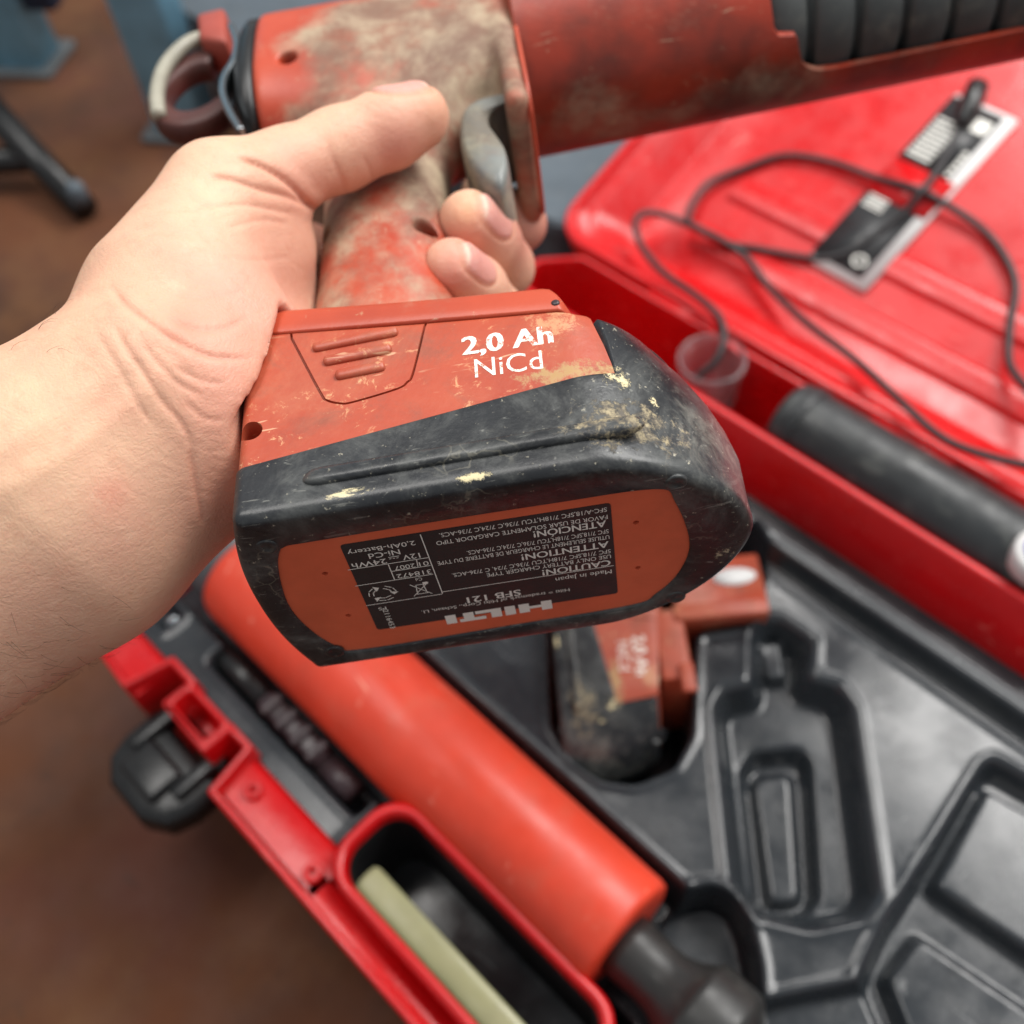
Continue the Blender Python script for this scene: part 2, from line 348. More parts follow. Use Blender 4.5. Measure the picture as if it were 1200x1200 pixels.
def cut(o, cutter):                          # real holes: subtract the cutter from the object
    c = mk('cutter', cutter.v, cutter.f, None, None, smooth=False); c.matrix_world = Matrix(); recalc(c)
    if o.parent: c.parent = o.parent
    b = o.modifiers.new('cut', 'BOOLEAN'); b.operation = 'DIFFERENCE'; b.object = c; b.solver = 'EXACT'
    bpy.context.view_layer.update(); apply_mods(o); bpy.data.objects.remove(c)
def recalc(o):
    bm = bmesh.new(); bm.from_mesh(o.data); bmesh.ops.recalc_face_normals(bm, faces=bm.faces); bm.to_mesh(o.data); bm.free()
def autosmooth(o, deg=38):
    me = o.data; me.polygons.foreach_set('use_smooth', [True] * len(me.polygons))
    bm = bmesh.new(); bm.from_mesh(me); lim = math.radians(deg)
    for e in bm.edges:
        if len(e.link_faces) == 2 and e.calc_face_angle(0) > lim: e.smooth = False
    bm.to_mesh(me); bm.free()
def surfnets(f, o, h):
    ins = f < 0; nx, ny, nz = f.shape
    cs = [(0, 0, 0), (1, 0, 0), (0, 1, 0), (1, 1, 0), (0, 0, 1), (1, 0, 1), (0, 1, 1), (1, 1, 1)]
    sl = lambda A, c: A[c[0]:nx - 1 + c[0], c[1]:ny - 1 + c[1], c[2]:nz - 1 + c[2]]
    cnt = sum(sl(ins, c).astype(np.int8) for c in cs); act = (cnt > 0) & (cnt < 8)
    I, J, Kk = np.nonzero(act); idx = -np.ones(act.shape, dtype=np.int64); idx[I, J, Kk] = np.arange(len(I))
    vals = [f[I + c[0], J + c[1], Kk + c[2]] for c in cs]; P = np.zeros((len(I), 3)); n = np.zeros(len(I))
    for a in range(8):
        for b in range(a + 1, 8):
            d = np.array(cs[b]) - np.array(cs[a])
            if np.abs(d).sum() != 1: continue
            m = (vals[a] < 0) != (vals[b] < 0); t = np.where(m, vals[a] / np.where(m, vals[a] - vals[b], 1), 0)
            P += m[:, None] * (np.array(cs[a]) + t[:, None] * d); n += m
    P = (P / n[:, None] + np.stack([I, J, Kk], 1)) * h + o
    faces = []
    for ax in range(3):
        A = ins.take(range(0, f.shape[ax] - 1), ax); B = ins.take(range(1, f.shape[ax]), ax)
        ch = np.argwhere(A != B); b, c = [(1, 2), (2, 0), (0, 1)][ax]
        ok = (ch[:, b] > 0) & (ch[:, c] > 0) & (ch[:, b] < f.shape[b] - 1) & (ch[:, c] < f.shape[c] - 1); ch = ch[ok]
        q = []
        for db, dc in ((1, 1), (0, 1), (0, 0), (1, 0)):
            k = ch.copy(); k[:, b] -= db; k[:, c] -= dc; q.append(idx[k[:, 0], k[:, 1], k[:, 2]])
        q = np.stack(q, 1); fl = A[ch[:, 0], ch[:, 1], ch[:, 2]]
        q[~fl] = q[~fl][:, ::-1]; faces.append(q)
    return P, np.concatenate(faces)
def smin(a, b, k):
    h = np.clip(0.5 + 0.5 * (b - a) / k, 0, 1); return b + (a - b) * h - k * h * (1 - h)

def text_mesh(s, bold=0.0):
    cu = bpy.data.curves.new('t', 'FONT'); cu.body = s; cu.size = 1; cu.offset = bold; cu.resolution_u = 3
    o = bpy.data.objects.new('t', cu); COL.objects.link(o); bpy.context.view_layer.update()
    me = bpy.data.meshes.new_from_object(o.evaluated_get(bpy.context.evaluated_depsgraph_get()))
    v = [tuple(x.co) for x in me.vertices]; f = [tuple(p.vertices) for p in me.polygons]
    bpy.data.objects.remove(o); bpy.data.curves.remove(cu); bpy.data.meshes.remove(me); return v, f
_cap = {}
def add_text(g, s, org, right, up, width, cap, bold=0.0):
    """text with its baseline starting at org, fitted to width, capital height cap"""
    v, f = text_mesh(s)
    if 0 not in _cap: hv, _ = text_mesh('H'); _cap[0] = (min(p[1] for p in hv), max(p[1] for p in hv))
    y0, y1 = _cap[0]; x0 = min(p[0] for p in v); x1 = max(p[0] for p in v)
    org, right, up = Vector(org), Vector(right).normalized(), Vector(up).normalized()
    nn = right.cross(up).normalized(); sh = bold * cap * 2.2
    for k, (dx, dy) in enumerate(((0, 0),) if not bold else ((-1, -0.4), (-0.33, 0.4), (0.33, -0.4), (1, 0.4))):
        g.add([org + right * ((p[0] - x0) / (x1 - x0) * (width - 2 * sh) + sh + dx * sh) + up * ((p[1] - y0) / (y1 - y0) * cap + dy * sh * 0.6) + nn * (k * 3e-6) for p in v], f)

# ================================================================== STRUCTURE: floor
fl = G(); fl.add([(-9, -9, 0), (9, -9, 0), (9, 9, 0), (-9, 9, 0)], [(0, 1, 2, 3)])
tag(fl.build('floor', 'floor'), kind='structure')

# ================================================================== CASE
LEFT, RIGHT, BACK = -0.452, 0.13, 0.458
case = empty('tool_case', C(-0.15, 0.22, -RIM), 'open bright red plastic tool case with moulded black tray, its lid folded back', 'case')
co = np.array(case.location)
def cv(L): return [C(*p) for p in L]
def part(g, name, mat, parent=case, **k): return mk(name, [C(*p) for p in g.v], g.f, mat, parent, origin=co, **k)
# base shell: outer walls tapering down, floor; the front wall follows the latch recess
front = [(LEFT, 0.06), (LEFT + 0.014, 0.022), (LEFT + 0.032, 0.006), (-0.377, 0.003), (-0.370, 0.0315), (-0.352, 0.0315), (-0.3525, 0.013), (-0.3085, 0.012), (-0.3085, 0.030),
         (-0.294, 0.030), (-0.289, 0.0005), (-0.12, 0.0005), (RIGHT - 0.015, 0.0005), (RIGHT, 0.015), (RIGHT, BACK - 0.02), (RIGHT - 0.02, BACK),
         (LEFT + 0.025, BACK), (LEFT, BACK - 0.025)]
def inset(poly, d):                      # polygon offset inwards (counter-clockwise input)
    n = len(poly); out = []
    for i in range(n):
        p0, p1, p2 = (np.array(poly[(i + k) % n]) for k in (-1, 0, 1))
        e1 = (p1 - p0) / np.linalg.norm(p1 - p0); e2 = (p2 - p1) / np.linalg.norm(p2 - p1)
        n1 = np.array([-e1[1], e1[0]]); n2 = np.array([-e2[1], e2[0]]); b = n1 + n2; b /= max(1e-6, b @ b) / 2
        if np.linalg.norm(b) > 1.8: b *= 1.8 / np.linalg.norm(b)
        out.append(p1 + b * d)
    return out
def subdiv(poly, m):
    out = []
    for i in range(len(poly)):
        a, b = np.array(poly[i]), np.array(poly[(i + 1) % len(poly)]); k = max(1, int(np.linalg.norm(b - a) / m))
        out += [tuple(a + (b - a) * j / k) for j in range(k)]
    return out
g = G(); loops = []
for d, w in ((0.012, -RIM + 0.002), (0.004, -RIM + 0.010), (0.0, -0.03), (0.0, -0.0015), (0.0008, -0.0002), (0.0015, 0.0), (0.0030, 0.0), (0.0038, -0.0004), (0.0042, -0.0018), (0.0050, -0.012), (0.0075, -0.105), (0.016, -0.113)):
    loops.append([(p[0], p[1], w) for p in inset(front, d)])
g.loft(loops); part(g, 'base_shell', 'red', bevel=0.0012 * K, seg=2, angle=50)
# ledge of the front trough, red, between outer lip and tray
lp = []
for (a, b) in ((LEFT + 0.03, -0.372), (-0.292, -0.205), (-0.06, RIGHT - 0.01)):
    v0 = 0.006; g = G(); g.loft([[(a, v0, -0.0085), (b, v0, -0.0085)], [(a, 0.026, -0.0085), (b, 0.026, -0.0085)], [(a, 0.0295, -0.0105), (b, 0.0295, -0.0105)], [(a, 0.0325, -0.0155), (b, 0.0325, -0.0155)], [(a, 0.0325, -0.05), (b, 0.0325, -0.05)]], closed=False, cap0=False, cap1=False)
    o = part(g, 'front_ledge', 'red'); recalc(o)
g = G(); g.loft([[(-0.29, 0.0275, -0.010), (RIGHT - 0.02, 0.0275, -0.010)], [(-0.29, 0.0275, -0.0035), (RIGHT - 0.02, 0.0275, -0.0035)], [(-0.29, 0.0300, -0.0035), (RIGHT - 0.02, 0.0300, -0.0035)], [(-0.29, 0.0300, -0.012), (RIGHT - 0.02, 0.0300, -0.012)]], closed=False, cap0=False, cap1=False)
g = G(); g.loft([[(-0.21, v_, w_), (-0.05, v_, w_)] for v_, w_ in ((0.005, -0.0085), (0.0172, -0.0085), (0.0172, -0.03))], closed=False, cap0=False, cap1=False); o = part(g, 'front_ledge', 'red'); recalc(o)
# screw bosses on the ledge
for px, py in ((296, 926), (366, 1023)):
    u_, v_ = uv(px, py, -0.006); ring = [(math.cos(a), math.sin(a)) for a in np.linspace(0, 2 * math.pi, 20, endpoint=False)]
    b = G(); b.loft([[(u_ + x * r, v_ + y * r, w) for x, y in ring] for r, w in ((0.0056, -0.0088), (0.0052, -0.0050), (0.0046, -0.0046), (0.0026, -0.0046), (0.0022, -0.0052), (0.0022, -0.02))], cap0=False)
    part(b, 'screw_boss', 'red')
# tab box in the latch recess: square ring standing out from the wall
g = G()
for d, w in ((0, -0.035), (0, -0.001), (0.0008, 0.0), (0.0030, 0.0), (0.0036, -0.001), (0.0036, -0.03)):
    lp.append([(p[0], p[1], w) for p in rrect(-0.3505 + d, -0.3105 - d, 0.0135 + d, 0.0335 - d, 0.003)])
g.loft(lp, cap0=False); part(g, 'latch_tab', 'red')
# back divider: sloping red wall between tray and rear compartment
prof = [(0.376, -0.055), (0.379, -0.03), (0.3915, 0.0085), (0.3925, 0.0098), (0.3965, 0.0098), (0.3975, 0.008), (0.3985, -0.06)]
g = G(); g.loft([[(u_, v_, w_) for v_, w_ in prof] for u_ in np.linspace(LEFT + 0.012, RIGHT - 0.008, 12)], closed=False, cap0=False, cap1=False)
o = part(g, 'divider_wall', 'red'); recalc(o)
# ---- moulded black tray: one sheet with recesses
st = 0.0013; U_ = np.arange(LEFT + 0.012, 0.115, st); V_ = np.arange(0.0322, 0.3785, st); UU, VV = np.meshgrid(U_, V_, indexing='ij')
WT = -0.014
def polysd(poly):
    P = np.array(poly); d = np.full(UU.shape, 1e9); sgn = np.zeros(UU.shape, bool); n = len(P)
    for i in range(n):
        a, b = P[i], P[(i + 1) % n]; e = b - a; wx, wy = UU - a[0], VV - a[1]
        t = np.clip((wx * e[0] + wy * e[1]) / (e @ e), 0, 1); d = np.minimum(d, (wx - t * e[0]) ** 2 + (wy - t * e[1]) ** 2)
        c = ((a[1] > VV) != (b[1] > VV)); x = a[0] + (VV - a[1]) / np.where(abs(b[1] - a[1]) < 1e-12, 1e-12, b[1] - a[1]) * (b[0] - a[0]); sgn ^= c & (UU < x)
    return np.where(sgn, -1, 1) * np.sqrt(d)
def soften(a, it=3):
    for _ in range(it):
        b = np.pad(a, 2, mode='edge'); a = (b[:-4, 2:-2] + b[4:, 2:-2] + b[2:-2, :-4] + b[2:-2, 4:] + b[1:-3, 1:-3] + b[3:, 3:][:a.shape[0], :a.shape[1]] + b[1:-3, 3:][:, :a.shape[1]] + b[3:, 1:-3][:a.shape[0]] + a * 2) / 10
    return a
def wall(sd, width): t = np.clip(-sd / (width * 0.85), 0, 1); return t * t * (3 - 2 * t)
def pxpoly(P, w=WT): return [uv(x, y, w) for x, y in P]
H = np.zeros(UU.shape); LIP = []
def recess(poly, depth, width=0.005, rnd=0.003):
    global H
    sd = soften(polysd(poly)); LIP.append(sd); H = np.minimum(H, -depth * wall(sd, width)) if depth > 0 else H
def add_h(poly, dh, width=0.004):
    global H
    H = H + dh * wall(soften(polysd(poly), 2), width)
rect = lambda a, b, c, d: [(a, c), (b, c), (b, d), (a, d)]
recess(rect(-0.45, -0.066, 0.0625, 0.1435), 0.032, 0.006)                                        # tube channel
recess(pxpoly([(770, 1060), (800, 1043), (835, 1035), (865, 1050), (882, 1085), (892, 1130), (900, 1260), (640, 1260), (690, 1130)]), 0.03, 0.006)
recess(pxpoly([(640, 600), (646, 850), (672, 893), (705, 915), (745, 920), (790, 902), (812, 862), (816, 742), (884, 730), (905, 640), (860, 560)]), 0.0735, 0.0075)
recess(pxpoly([(834, 826), (846, 806), (878, 800), (878, 745), (890, 722), (915, 722), (955, 748), (952, 792), (985, 800), (1002, 826), (1034, 1048), (1015, 1078), (950, 1092), (885, 1076), (856, 1040)]), 0.022, 0.013)
add_h(pxpoly([(889, 741), (922, 735), (930, 787), (897, 790)]), 0.010, 0.004)
add_h(pxpoly([(868, 884), (884, 860), (946, 855), (962, 872), (974, 1040), (957, 1063), (905, 1066), (886, 1047)]), -0.013, 0.009)
add_h(pxpoly([(878, 897), (892, 882), (936, 878), (946, 890), (957, 1040), (947, 1053), (908, 1056), (898, 1045)]), 0.010, 0.008)
recess(pxpoly([(1150, 893), (1165, 886), (1320, 975), (1320, 1320), (1060, 1300), (1000, 1152), (1030, 1085), (1100, 975)]), 0.015, 0.009)
add_h(pxpoly([(1084, 1038), (1153, 910), (1300, 992), (1300, 1185)]), 0.012, 0.007)
add_h(pxpoly([(1030, 1143), (1076, 1082), (1300, 1232), (1300, 1320), (1100, 1320)]), 0.012, 0.007)
recess(pxpoly([(890, 1172), (1000, 1150), (1030, 1148), (1090, 1260), (880, 1260)]), 0.012, 0.005)
recess(rect(-0.30, 0.2, 0.327, 0.344), 0.014, 0.0045)
recess(rect(-0.45, 0.2, 0.354, 0.40), 0.020, 0.0045)
recess(rect(-0.45, -0.40, 0.042, 0.058), 0.010, 0.005)
recess(rect(-0.365, -0.222, 0.0475, 0.09), 0.022, 0.006)
recess(rect(-0.218, -0.045, -0.1, 0.082), 0.055, 0.004)
for sd in LIP: H = H + 0.0011 * np.exp(-((sd - 0.0022) / 0.0018) ** 2) * (H > -0.0015)
hb = H.copy()
for _ in range(1): hb[1:-1, 1:-1] = (hb[1:-1, 1:-1] * 4 + hb[:-2, 1:-1] + hb[2:, 1:-1] + hb[1:-1, :-2] + hb[1:-1, 2:]) / 8
ZZ = WT + hb; nu, nv = UU.shape
vv = np.stack([UU * K, VV * K, (ZZ + RIM) * K], -1).reshape(-1, 3) - co
ii = np.arange(nu * nv).reshape(nu, nv); q = np.stack([ii[:-1, :-1], ii[1:, :-1], ii[1:, 1:], ii[:-1, 1:]], -1).reshape(-1, 4)
mk('tray_insert', vv, q, 'tray', case)
# carry-handle frame: raised rounded red collar round a deep dark well
g = G(); R0 = (-0.2125, -0.046, 0.0175, 0.0745)
for d, w, in ((-0.0008, -0.05), (0, 0.0015), (0.0012, 0.0035), (0.0035, 0.0042), (0.0052, 0.0036), (0.0062, 0.0015), (0.0068, -0.006)):
    pass
lp = [[(x, y, w) for x, y in rrect(R0[0] + d, R0[1] - d, R0[2] + d, R0[3] - d, 0.021 - d * 0.8, 8)] for d, w in ((-0.0008, -0.05), (0, 0.0015), (0.0012, 0.0035), (0.0035, 0.0042), (0.0052, 0.0036), (0.0062, 0.0015), (0.0066, -0.005))]
g.loft(lp, cap0=False, cap1=False); part(g, 'handle_collar', 'red')
g = G(); lp = [[(x, y, w) for x, y in rrect(R0[0] + d, R0[1] - d, R0[2] + d, R0[3] - d, 0.021 - d * 0.8, 8)] for d, w in ((0.0064, -0.0045), (0.0072, -0.012), (0.0085, -0.07), (0.012, -0.073))]
g.loft(lp, cap0=False); o = part(g, 'handle_well', 'pit')
# latch hanging open outside the front wall
lc = np.array([-0.3340, -0.0105]); lat = empty('latch', (0, 0, 0)); lat.parent = case
g = G(); oct_ = [(-0.036, -0.002), (-0.031, -0.017), (-0.017, -0.026), (0.017, -0.026), (0.031, -0.017), (0.036, -0.002), (0.036, 0.020), (-0.036, 0.020)]
for sc, w in ((0.90, -0.046), (1.0, -0.042), (1.0, -0.034), (0.92, -0.030)): pass
g.loft([[(lc[0] + x * sc, lc[1] + y * sc, w) for x, y in oct_] for sc, w in ((0.86, -0.048), (1.0, -0.043), (1.0, -0.031), (0.92, -0.0262), (0.80, -0.0245), (0.5, -0.0235))])
part(g, 'latch_plate', 'blackp', lat, bevel=0.001)
g = G(); g.box((lc[0] - 0.017, lc[1] - 0.016, -0.031), (lc[0] + 0.017, lc[1] + 0.008, -0.0185)); part(g, 'latch_block', 'blackp', lat, bevel=0.003, seg=3)
for s in (-1, 1):
    g = G(); g.box((lc[0] + s * 0.022 - 0.005, lc[1] - 0.004, -0.032), (lc[0] + s * 0.022 + 0.005, lc[1] + 0.032, -0.019)); part(g, 'latch_arm', 'blackp', lat, bevel=0.002)
g = G(); g.tube([(lc[0] - 0.031, lc[1] + 0.027, -0.024), (lc[0] + 0.031, lc[1] + 0.027, -0.024)], 0.004, 12); part(g, 'latch_pin', 'blackp', lat)
# ---- lid, folded back and leaning upward
PH = math.radians(18.0); LD = np.array([0, math.cos(PH), math.sin(PH)]); LN = np.array([0, -math.sin(PH), math.cos(PH)]); LO = np.array([0, BACK + 0.004, 0.002])
def Lp(u, d, n): return tuple(np.array([u, 0, 0]) + LO + LD * d + LN * n)
def lidpx(px, py, n):          # pixel -> (u, d) on the lid plane at height n
    d = RC @ ray(px, py); o = np.array([0, 0, HR]) - LO; s = (n - o @ LN) / (d @ LN); p = o + d * s
    return p[0], p @ LD
LL, LR, LH = LEFT - 0.016, RIGHT, 0.43
g = G(); lp = []
for d, n in ((0.02, -0.048), (0.006, -0.046), (0.0, -0.036), (0.0, -0.001), (0.001, 0.0), (0.0045, 0.0), (0.0055, -0.001), (0.0062, -0.008), (0.016, -0.0085), (0.0185, -0.010), (0.036, -0.033), (0.040, -0.0355), (0.075, -0.036)):
    lp.append([Lp(x, y, n) for x, y in rrect(LL + d, LR - d, d, LH - d, max(0.03 - d * 0.4, 0.006), 7)])
g.loft(lp); lid = part(g, 'lid', 'red')
LF = -0.036
for d_ in (0.072, 0.122, 0.345):
    g = G(); g.loft([[Lp(u_, d_ + a, LF + b) for a, b in ((-0.013, -0.001), (-0.009, 0.0030), (-0.007, 0.0036), (0.007, 0.0036), (0.009, 0.0030), (0.013, -0.001))] for u_ in (LL + 0.085, LR - 0.08)], closed=False, cap0=False, cap1=False)
    o = part(g, 'lid_rib', 'red', lid); recalc(o)
for k in range(3):
    u0 = LEFT + 0.09 + k * 0.19; g = G(); g.tube([(u0, BACK + 0.001, -0.004), (u0 + 0.06, BACK + 0.001, -0.004)], 0.0055, 14); part(g, 'hinge', 'red')
# instruction card in the lid pocket
A = np.array(lidpx(1014, 340, LF + 0.005)); B = np.array(lidpx(1193, 140, LF + 0.005)); A2 = np.array(lidpx(957, 302, LF + 0.005))
ax = (B - A) / np.linalg.norm(B - A); LEN = np.linalg.norm(B - A); bx = np.array([-ax[1], ax[0]])
if bx @ (A2 - A) < 0: bx = -bx
WID = abs((A2 - A) @ bx) * 1.12
def Kd(s, t, n): p = A + ax * s * LEN + bx * t * WID; return Lp(p[0], p[1], LF + n)
def slab(s0, s1, t0, t1, n0, n1, g=None):
    g = g or G(); L = [(s0, t0), (s1, t0), (s1, t1), (s0, t1)]
    return g.loft([[Kd(s, t, n0) for s, t in L], [Kd(s, t, n1) for s, t in L]])
CARDB = (0, 1, 0.0, 1.0, -0.002, 0.0046)
g = slab(*CARDB); card = part(g, 'instruction_card', 'white')
o = part(slab(0.035, 0.40, 0.17, 1.02, 0.0044, 0.0052), 'card_panel', 'label', card)
o = part(slab(0.60, 0.98, 0.17, 1.02, 0.0044, 0.0052), 'card_panel', 'label', card)
g = G(); slab(0.40, 0.60, 0.04, 1.03, 0.0046, 0.0058, g); part(g, 'pocket_band', 'red', card)
for args in [(0.64 + k * 0.026, 0.652 + k * 0.026, 0.58, 0.96) for k in range(9)] + [(0.86, 0.93, 0.22, 0.46)] + [(0.335 + k * 0.018, 0.343 + k * 0.018, 0.62, 0.94) for k in range(4)] + [(0.62 + k * 0.03, 0.64 + k * 0.03, 0.20, 0.27) for k in range(5)]:
    part(slab(*args, 0.0052, 0.0055), 'print_bar', 'print', card, smooth=False)
g = G()
ringp = [(0.10 + 0.030 * math.cos(a), 0.36 + 0.11 * math.sin(a)) for a in np.linspace(0, 2 * math.pi, 20, endpoint=False)]
ringq = [(0.10 + 0.022 * math.cos(a), 0.36 + 0.08 * math.sin(a)) for a in np.linspace(0, 2 * math.pi, 20, endpoint=False)]
g.loft([[Kd(s, t, 0.0052) for s, t in ringp], [Kd(s, t, 0.0056) for s, t in ringp], [Kd(s, t, 0.0056) for s, t in ringq], [Kd(s, t, 0.0052) for s, t in ringq]], cap0=False, cap1=False)
part(g, 'print_ring', 'print', card, smooth=False)

# ================================================================== THINGS IN THE CASE
def thing(g, name, mat, label, cat, **k):
    V = [C(*p) for p in g.v]; org = np.array(V).mean(0); org[2] = np.array(V)[:, 2].min()
    return tag(mk(name, V, g.f, mat, None, origin=org, **k), label, cat)
def rooted(name, P, label, cat): return empty(name, C(*P), label, cat)
def sub(g, name, mat, root, **k): return mk(name, [C(*p) for p in g.v], g.f, mat, root, origin=np.array(root.location), **k)
def rev(prof, vc, wc, seg=48):            # revolve (u, r) profile round an axis along u
    g = G(); g.loft([[(u_, vc + r * math.cos(a), wc + r * math.sin(a)) for a in np.linspace(0, 2 * math.pi, seg, endpoint=False)] for u_, r in prof]); return g
# orange tube
TV, TW, TR = 0.1025, -0.0115, 0.0335
t = rooted('cartridge_tube', (-0.24, TV, TW - TR), 'smooth orange plastic tube with black nozzle lying in the tray channel', 'tube')
sub(rev([(-0.394, 0.024), (-0.396, 0.029), (-0.393, 0.0325), (-0.388, TR), (-0.0795, TR), (-0.0765, TR - 0.0008), (-0.0752, TR - 0.003), (-0.0752, 0.022)], TV, TW), 'barrel', 'tube', t)
sub(rev([(-0.424, 0.010), (-0.426, 0.026), (-0.423, 0.0295), (-0.402, 0.0295), (-0.398, 0.027), (-0.39, 0.024)], TV, TW), 'end_cap', 'greycap', t)
sub(rev([(-0.077, 0.0165), (-0.068, 0.0168), (-0.056, 0.0158), (-0.047, 0.0165), (-0.040, 0.0195), (-0.034, 0.0235), (-0.0325, 0.0262), (-0.030, 0.0268), (-0.012, 0.0272), (-0.009, 0.0262), (-0.004, 0.021), (0.001, 0.013)], TV - 0.002, TW), 'nozzle', 'nozzle', t)
sub(rev([(-0.003, 0.012), (0.02, 0.011), (0.05, 0.008), (0.052, 0.005)], TV - 0.002, TW), 'nozzle_tip', 'nozzle', t)
# dark rod block and steel pins between tube and front wall
t = rooted('plunger_block', (-0.29, 0.056, -0.04), 'dark ribbed metal plunger block lying between orange tube and case front', 'plunger')
g = G(); g.box((-0.318, 0.0515, -0.035), (-0.262, 0.0645, -0.0105)); sub(g, 'block', 'darkmetal', t, bevel=0.003, seg=3)
for k in range(4):
    g = G(); g.box((-0.312 + k * 0.014, 0.0505, -0.030), (-0.306 + k * 0.014, 0.0655, -0.0075)); sub(g, 'rib', 'darkmetal', t, bevel=0.0015)
g = G(); g.tube([(-0.378, 0.059, -0.024), (-0.317, 0.059, -0.024)], 0.0085, 18); sub(g, 'rod', 'blackp', t)
g = G(); g.tube([(-0.262, 0.058, -0.022), (-0.236, 0.058, -0.022)], 0.0075, 18); sub(g, 'pin', 'darkmetal', t)
t = rooted('steel_pin', (-0.396, 0.05, -0.026), 'short bright steel pin in the tray beside the grey tube cap', 'pin')
g = G(); g.tube([(-0.404, 0.0505, -0.0205), (-0.388, 0.0505, -0.0205)], 0.0052, 18); sub(g, 'shank', 'chrome', t)
g = G(); g.tube([(-0.409, 0.0505, -0.0205), (-0.4035, 0.0505, -0.0205)], [0.0056, 0.0064], 18); sub(g, 'head', 'chrome', t)
# olive bar in the handle well
g = G(); g.loft([[(u_, 0.0325 + 0.0080 * s * math.cos(a), -0.016 + 0.0018 * s * math.sin(a)) for a in np.linspace(0, 2 * math.pi, 20, endpoint=False)] for u_, s in ((-0.196, 0.55), (-0.1955, 0.85), (-0.193, 1), (-0.060, 1), (-0.0575, 0.85), (-0.057, 0.5))])
o = thing(g, 'carry_grip', 'olive', 'olive green carry grip bar inside the dark rounded well', 'handle')
# black tube behind the divider
BV, BW, BR = 0.4275, -0.0065, 0.0285
t = rooted('sealant_tube', (-0.1, BV, BW - BR), 'dusty matt black tube lying behind the red divider wall', 'tube')
sub(rev([(-0.214, 0.018), (-0.216, 0.0255), (-0.2135, 0.0282), (-0.210, BR), (0.05, BR), (0.053, 0.026), (0.053, 0.01)], BV, BW), 'barrel', 'blacktube', t)
sub(rev([(-0.206, BR + 0.0012), (-0.2055, BR + 0.0016), (-0.199, BR + 0.0016), (-0.1985, BR + 0.0012)], BV, BW), 'collar', 'blacktube', t)
# white tag with a blue roundel tucked against the tube
p = uv(1197, 640, 0.012); t = rooted('white_bottle', (p[0] + 0.014, p[1] - 0.006, 0.0105), 'white bottle with round blue emblem standing against the black tube', 'bottle')
g = G(); g.loft([[(p[0] + 0.014 + r * math.cos(a), p[1] - 0.006 + r * math.sin(a), w) for a in np.linspace(0, 2 * math.pi, 28, endpoint=False)] for r, w in ((0.015, 0.0098), (0.0175, 0.012), (0.0175, 0.024), (0.0165, 0.0265), (0.009, 0.0275))]); sub(g, 'body', 'white', t)
g = G(); cx, cy = p[0] + 0.014, p[1] - 0.006
for r0, r1 in ((0.0105, 0.0125), (0.003, 0.0075)):
    rr = lambda r, w: [(cx + r * math.cos(a), cy + r * math.sin(a), w) for a in np.linspace(0, 2 * math.pi, 24, endpoint=False)]
    g.loft([rr(r1, 0.0268), rr(r1, 0.0284), rr(r0, 0.0284), rr(r0, 0.0268)], cap0=False, cap1=False)
sub(g, 'emblem', 'blue', t)
# frosted cup
p = uv(822, 452, 0.0); g = G(); an = np.linspace(0, 2 * math.pi, 40, endpoint=False); cx, cy = p[0], max(p[1], 0.428)
cx = p[0] - 0.006
g.loft([[(cx + r * math.cos(a), cy + r * math.sin(a), w) for a in an] for r, w in ((0.018, -0.055), (0.0185, -0.053), (0.0225, 0.004), (0.0240, 0.0045), (0.0240, 0.0085), (0.0232, 0.009), (0.0218, 0.009), (0.0212, 0.004), (0.0172, -0.051))])
o = thing(g, 'plastic_cup', 'cup', 'frosted clear plastic cup standing in the rear compartment beside the black tube', 'cup')

# ---- cord lying over the lid
def onlid(px, py, lift=0.004):            # meets lid floor, or the rim / compartment level below the hinge
    u_, d_ = lidpx(px, py, LF + lift)
    if 0.045 < d_: return np.array(Lp(u_, d_, LF + lift))
    u_, d_ = lidpx(px, py, 0.003 + lift)
    if d_ > 0: return np.array(Lp(u_, d_, 0.003 + lift))
    q = uv(px, py, 0.012 + lift); return np.array([q[0], q[1], 0.012 + lift])
cord = rooted('power_cord', (-0.2, 0.6, 0.0), 'thin black power cord looped loosely over the open red lid', 'cord')
def lidn(px, py, n): u_, d_ = lidpx(px, py, n); return np.array(Lp(u_, d_, n))
paths = {'cord_loop': [(818, 441, 0.006), (838, 424, 0.010), (848, 400, 0.012), (843, 372, 0.010), (815, 346, 0.007), (783, 324, 0.005), (757, 297, 0.004), (745, 270, 0.003), (749, 253, 0.0), (770, 250, -0.008), (805, 262, -0.020), (850, 284, -0.028), (890, 292, -0.031), (950, 302, -0.031), (990, 297, -0.030), (1030, 272, -0.029)],
         'cord_bight': [(806, 262, -0.016), (810, 242, -0.022), (830, 215, -0.028), (870, 198, -0.031), (920, 182, -0.031), (975, 190, -0.031), (1025, 208, -0.030), (1075, 222, -0.026), (1120, 246, -0.029), (1155, 272, -0.031), (1178, 302, -0.031), (1190, 335, -0.031), (1184, 380, -0.030), (1182, 420, -0.026), (1192, 442, -0.022), (1225, 480, -0.012)],
         'cord_run': [(806, 262, -0.012), (845, 281, -0.022), (875, 302, -0.025), (900, 335, -0.027), (945, 378, -0.020), (1000, 420, -0.004), (1050, 465, 0.006), (1100, 510, 0.010), (1150, 532, 0.010), (1230, 552, 0.008)],
         'cord_end': [(1030, 272, -0.029), (1060, 248, -0.027), (1080, 224, -0.021), (1100, 198, -0.025), (1118, 165, -0.029), (1128, 145, -0.029)]}
for nme, P in paths.items():
    pts = [lidn(*q_) for q_ in P]
    g = G(); g.tube(spline(pts, 10), 0.0027, 10); sub(g, nme, 'cord', cord)
g = G(); a, b = onlid(1126, 148, 0.009), onlid(1147, 98, 0.009)
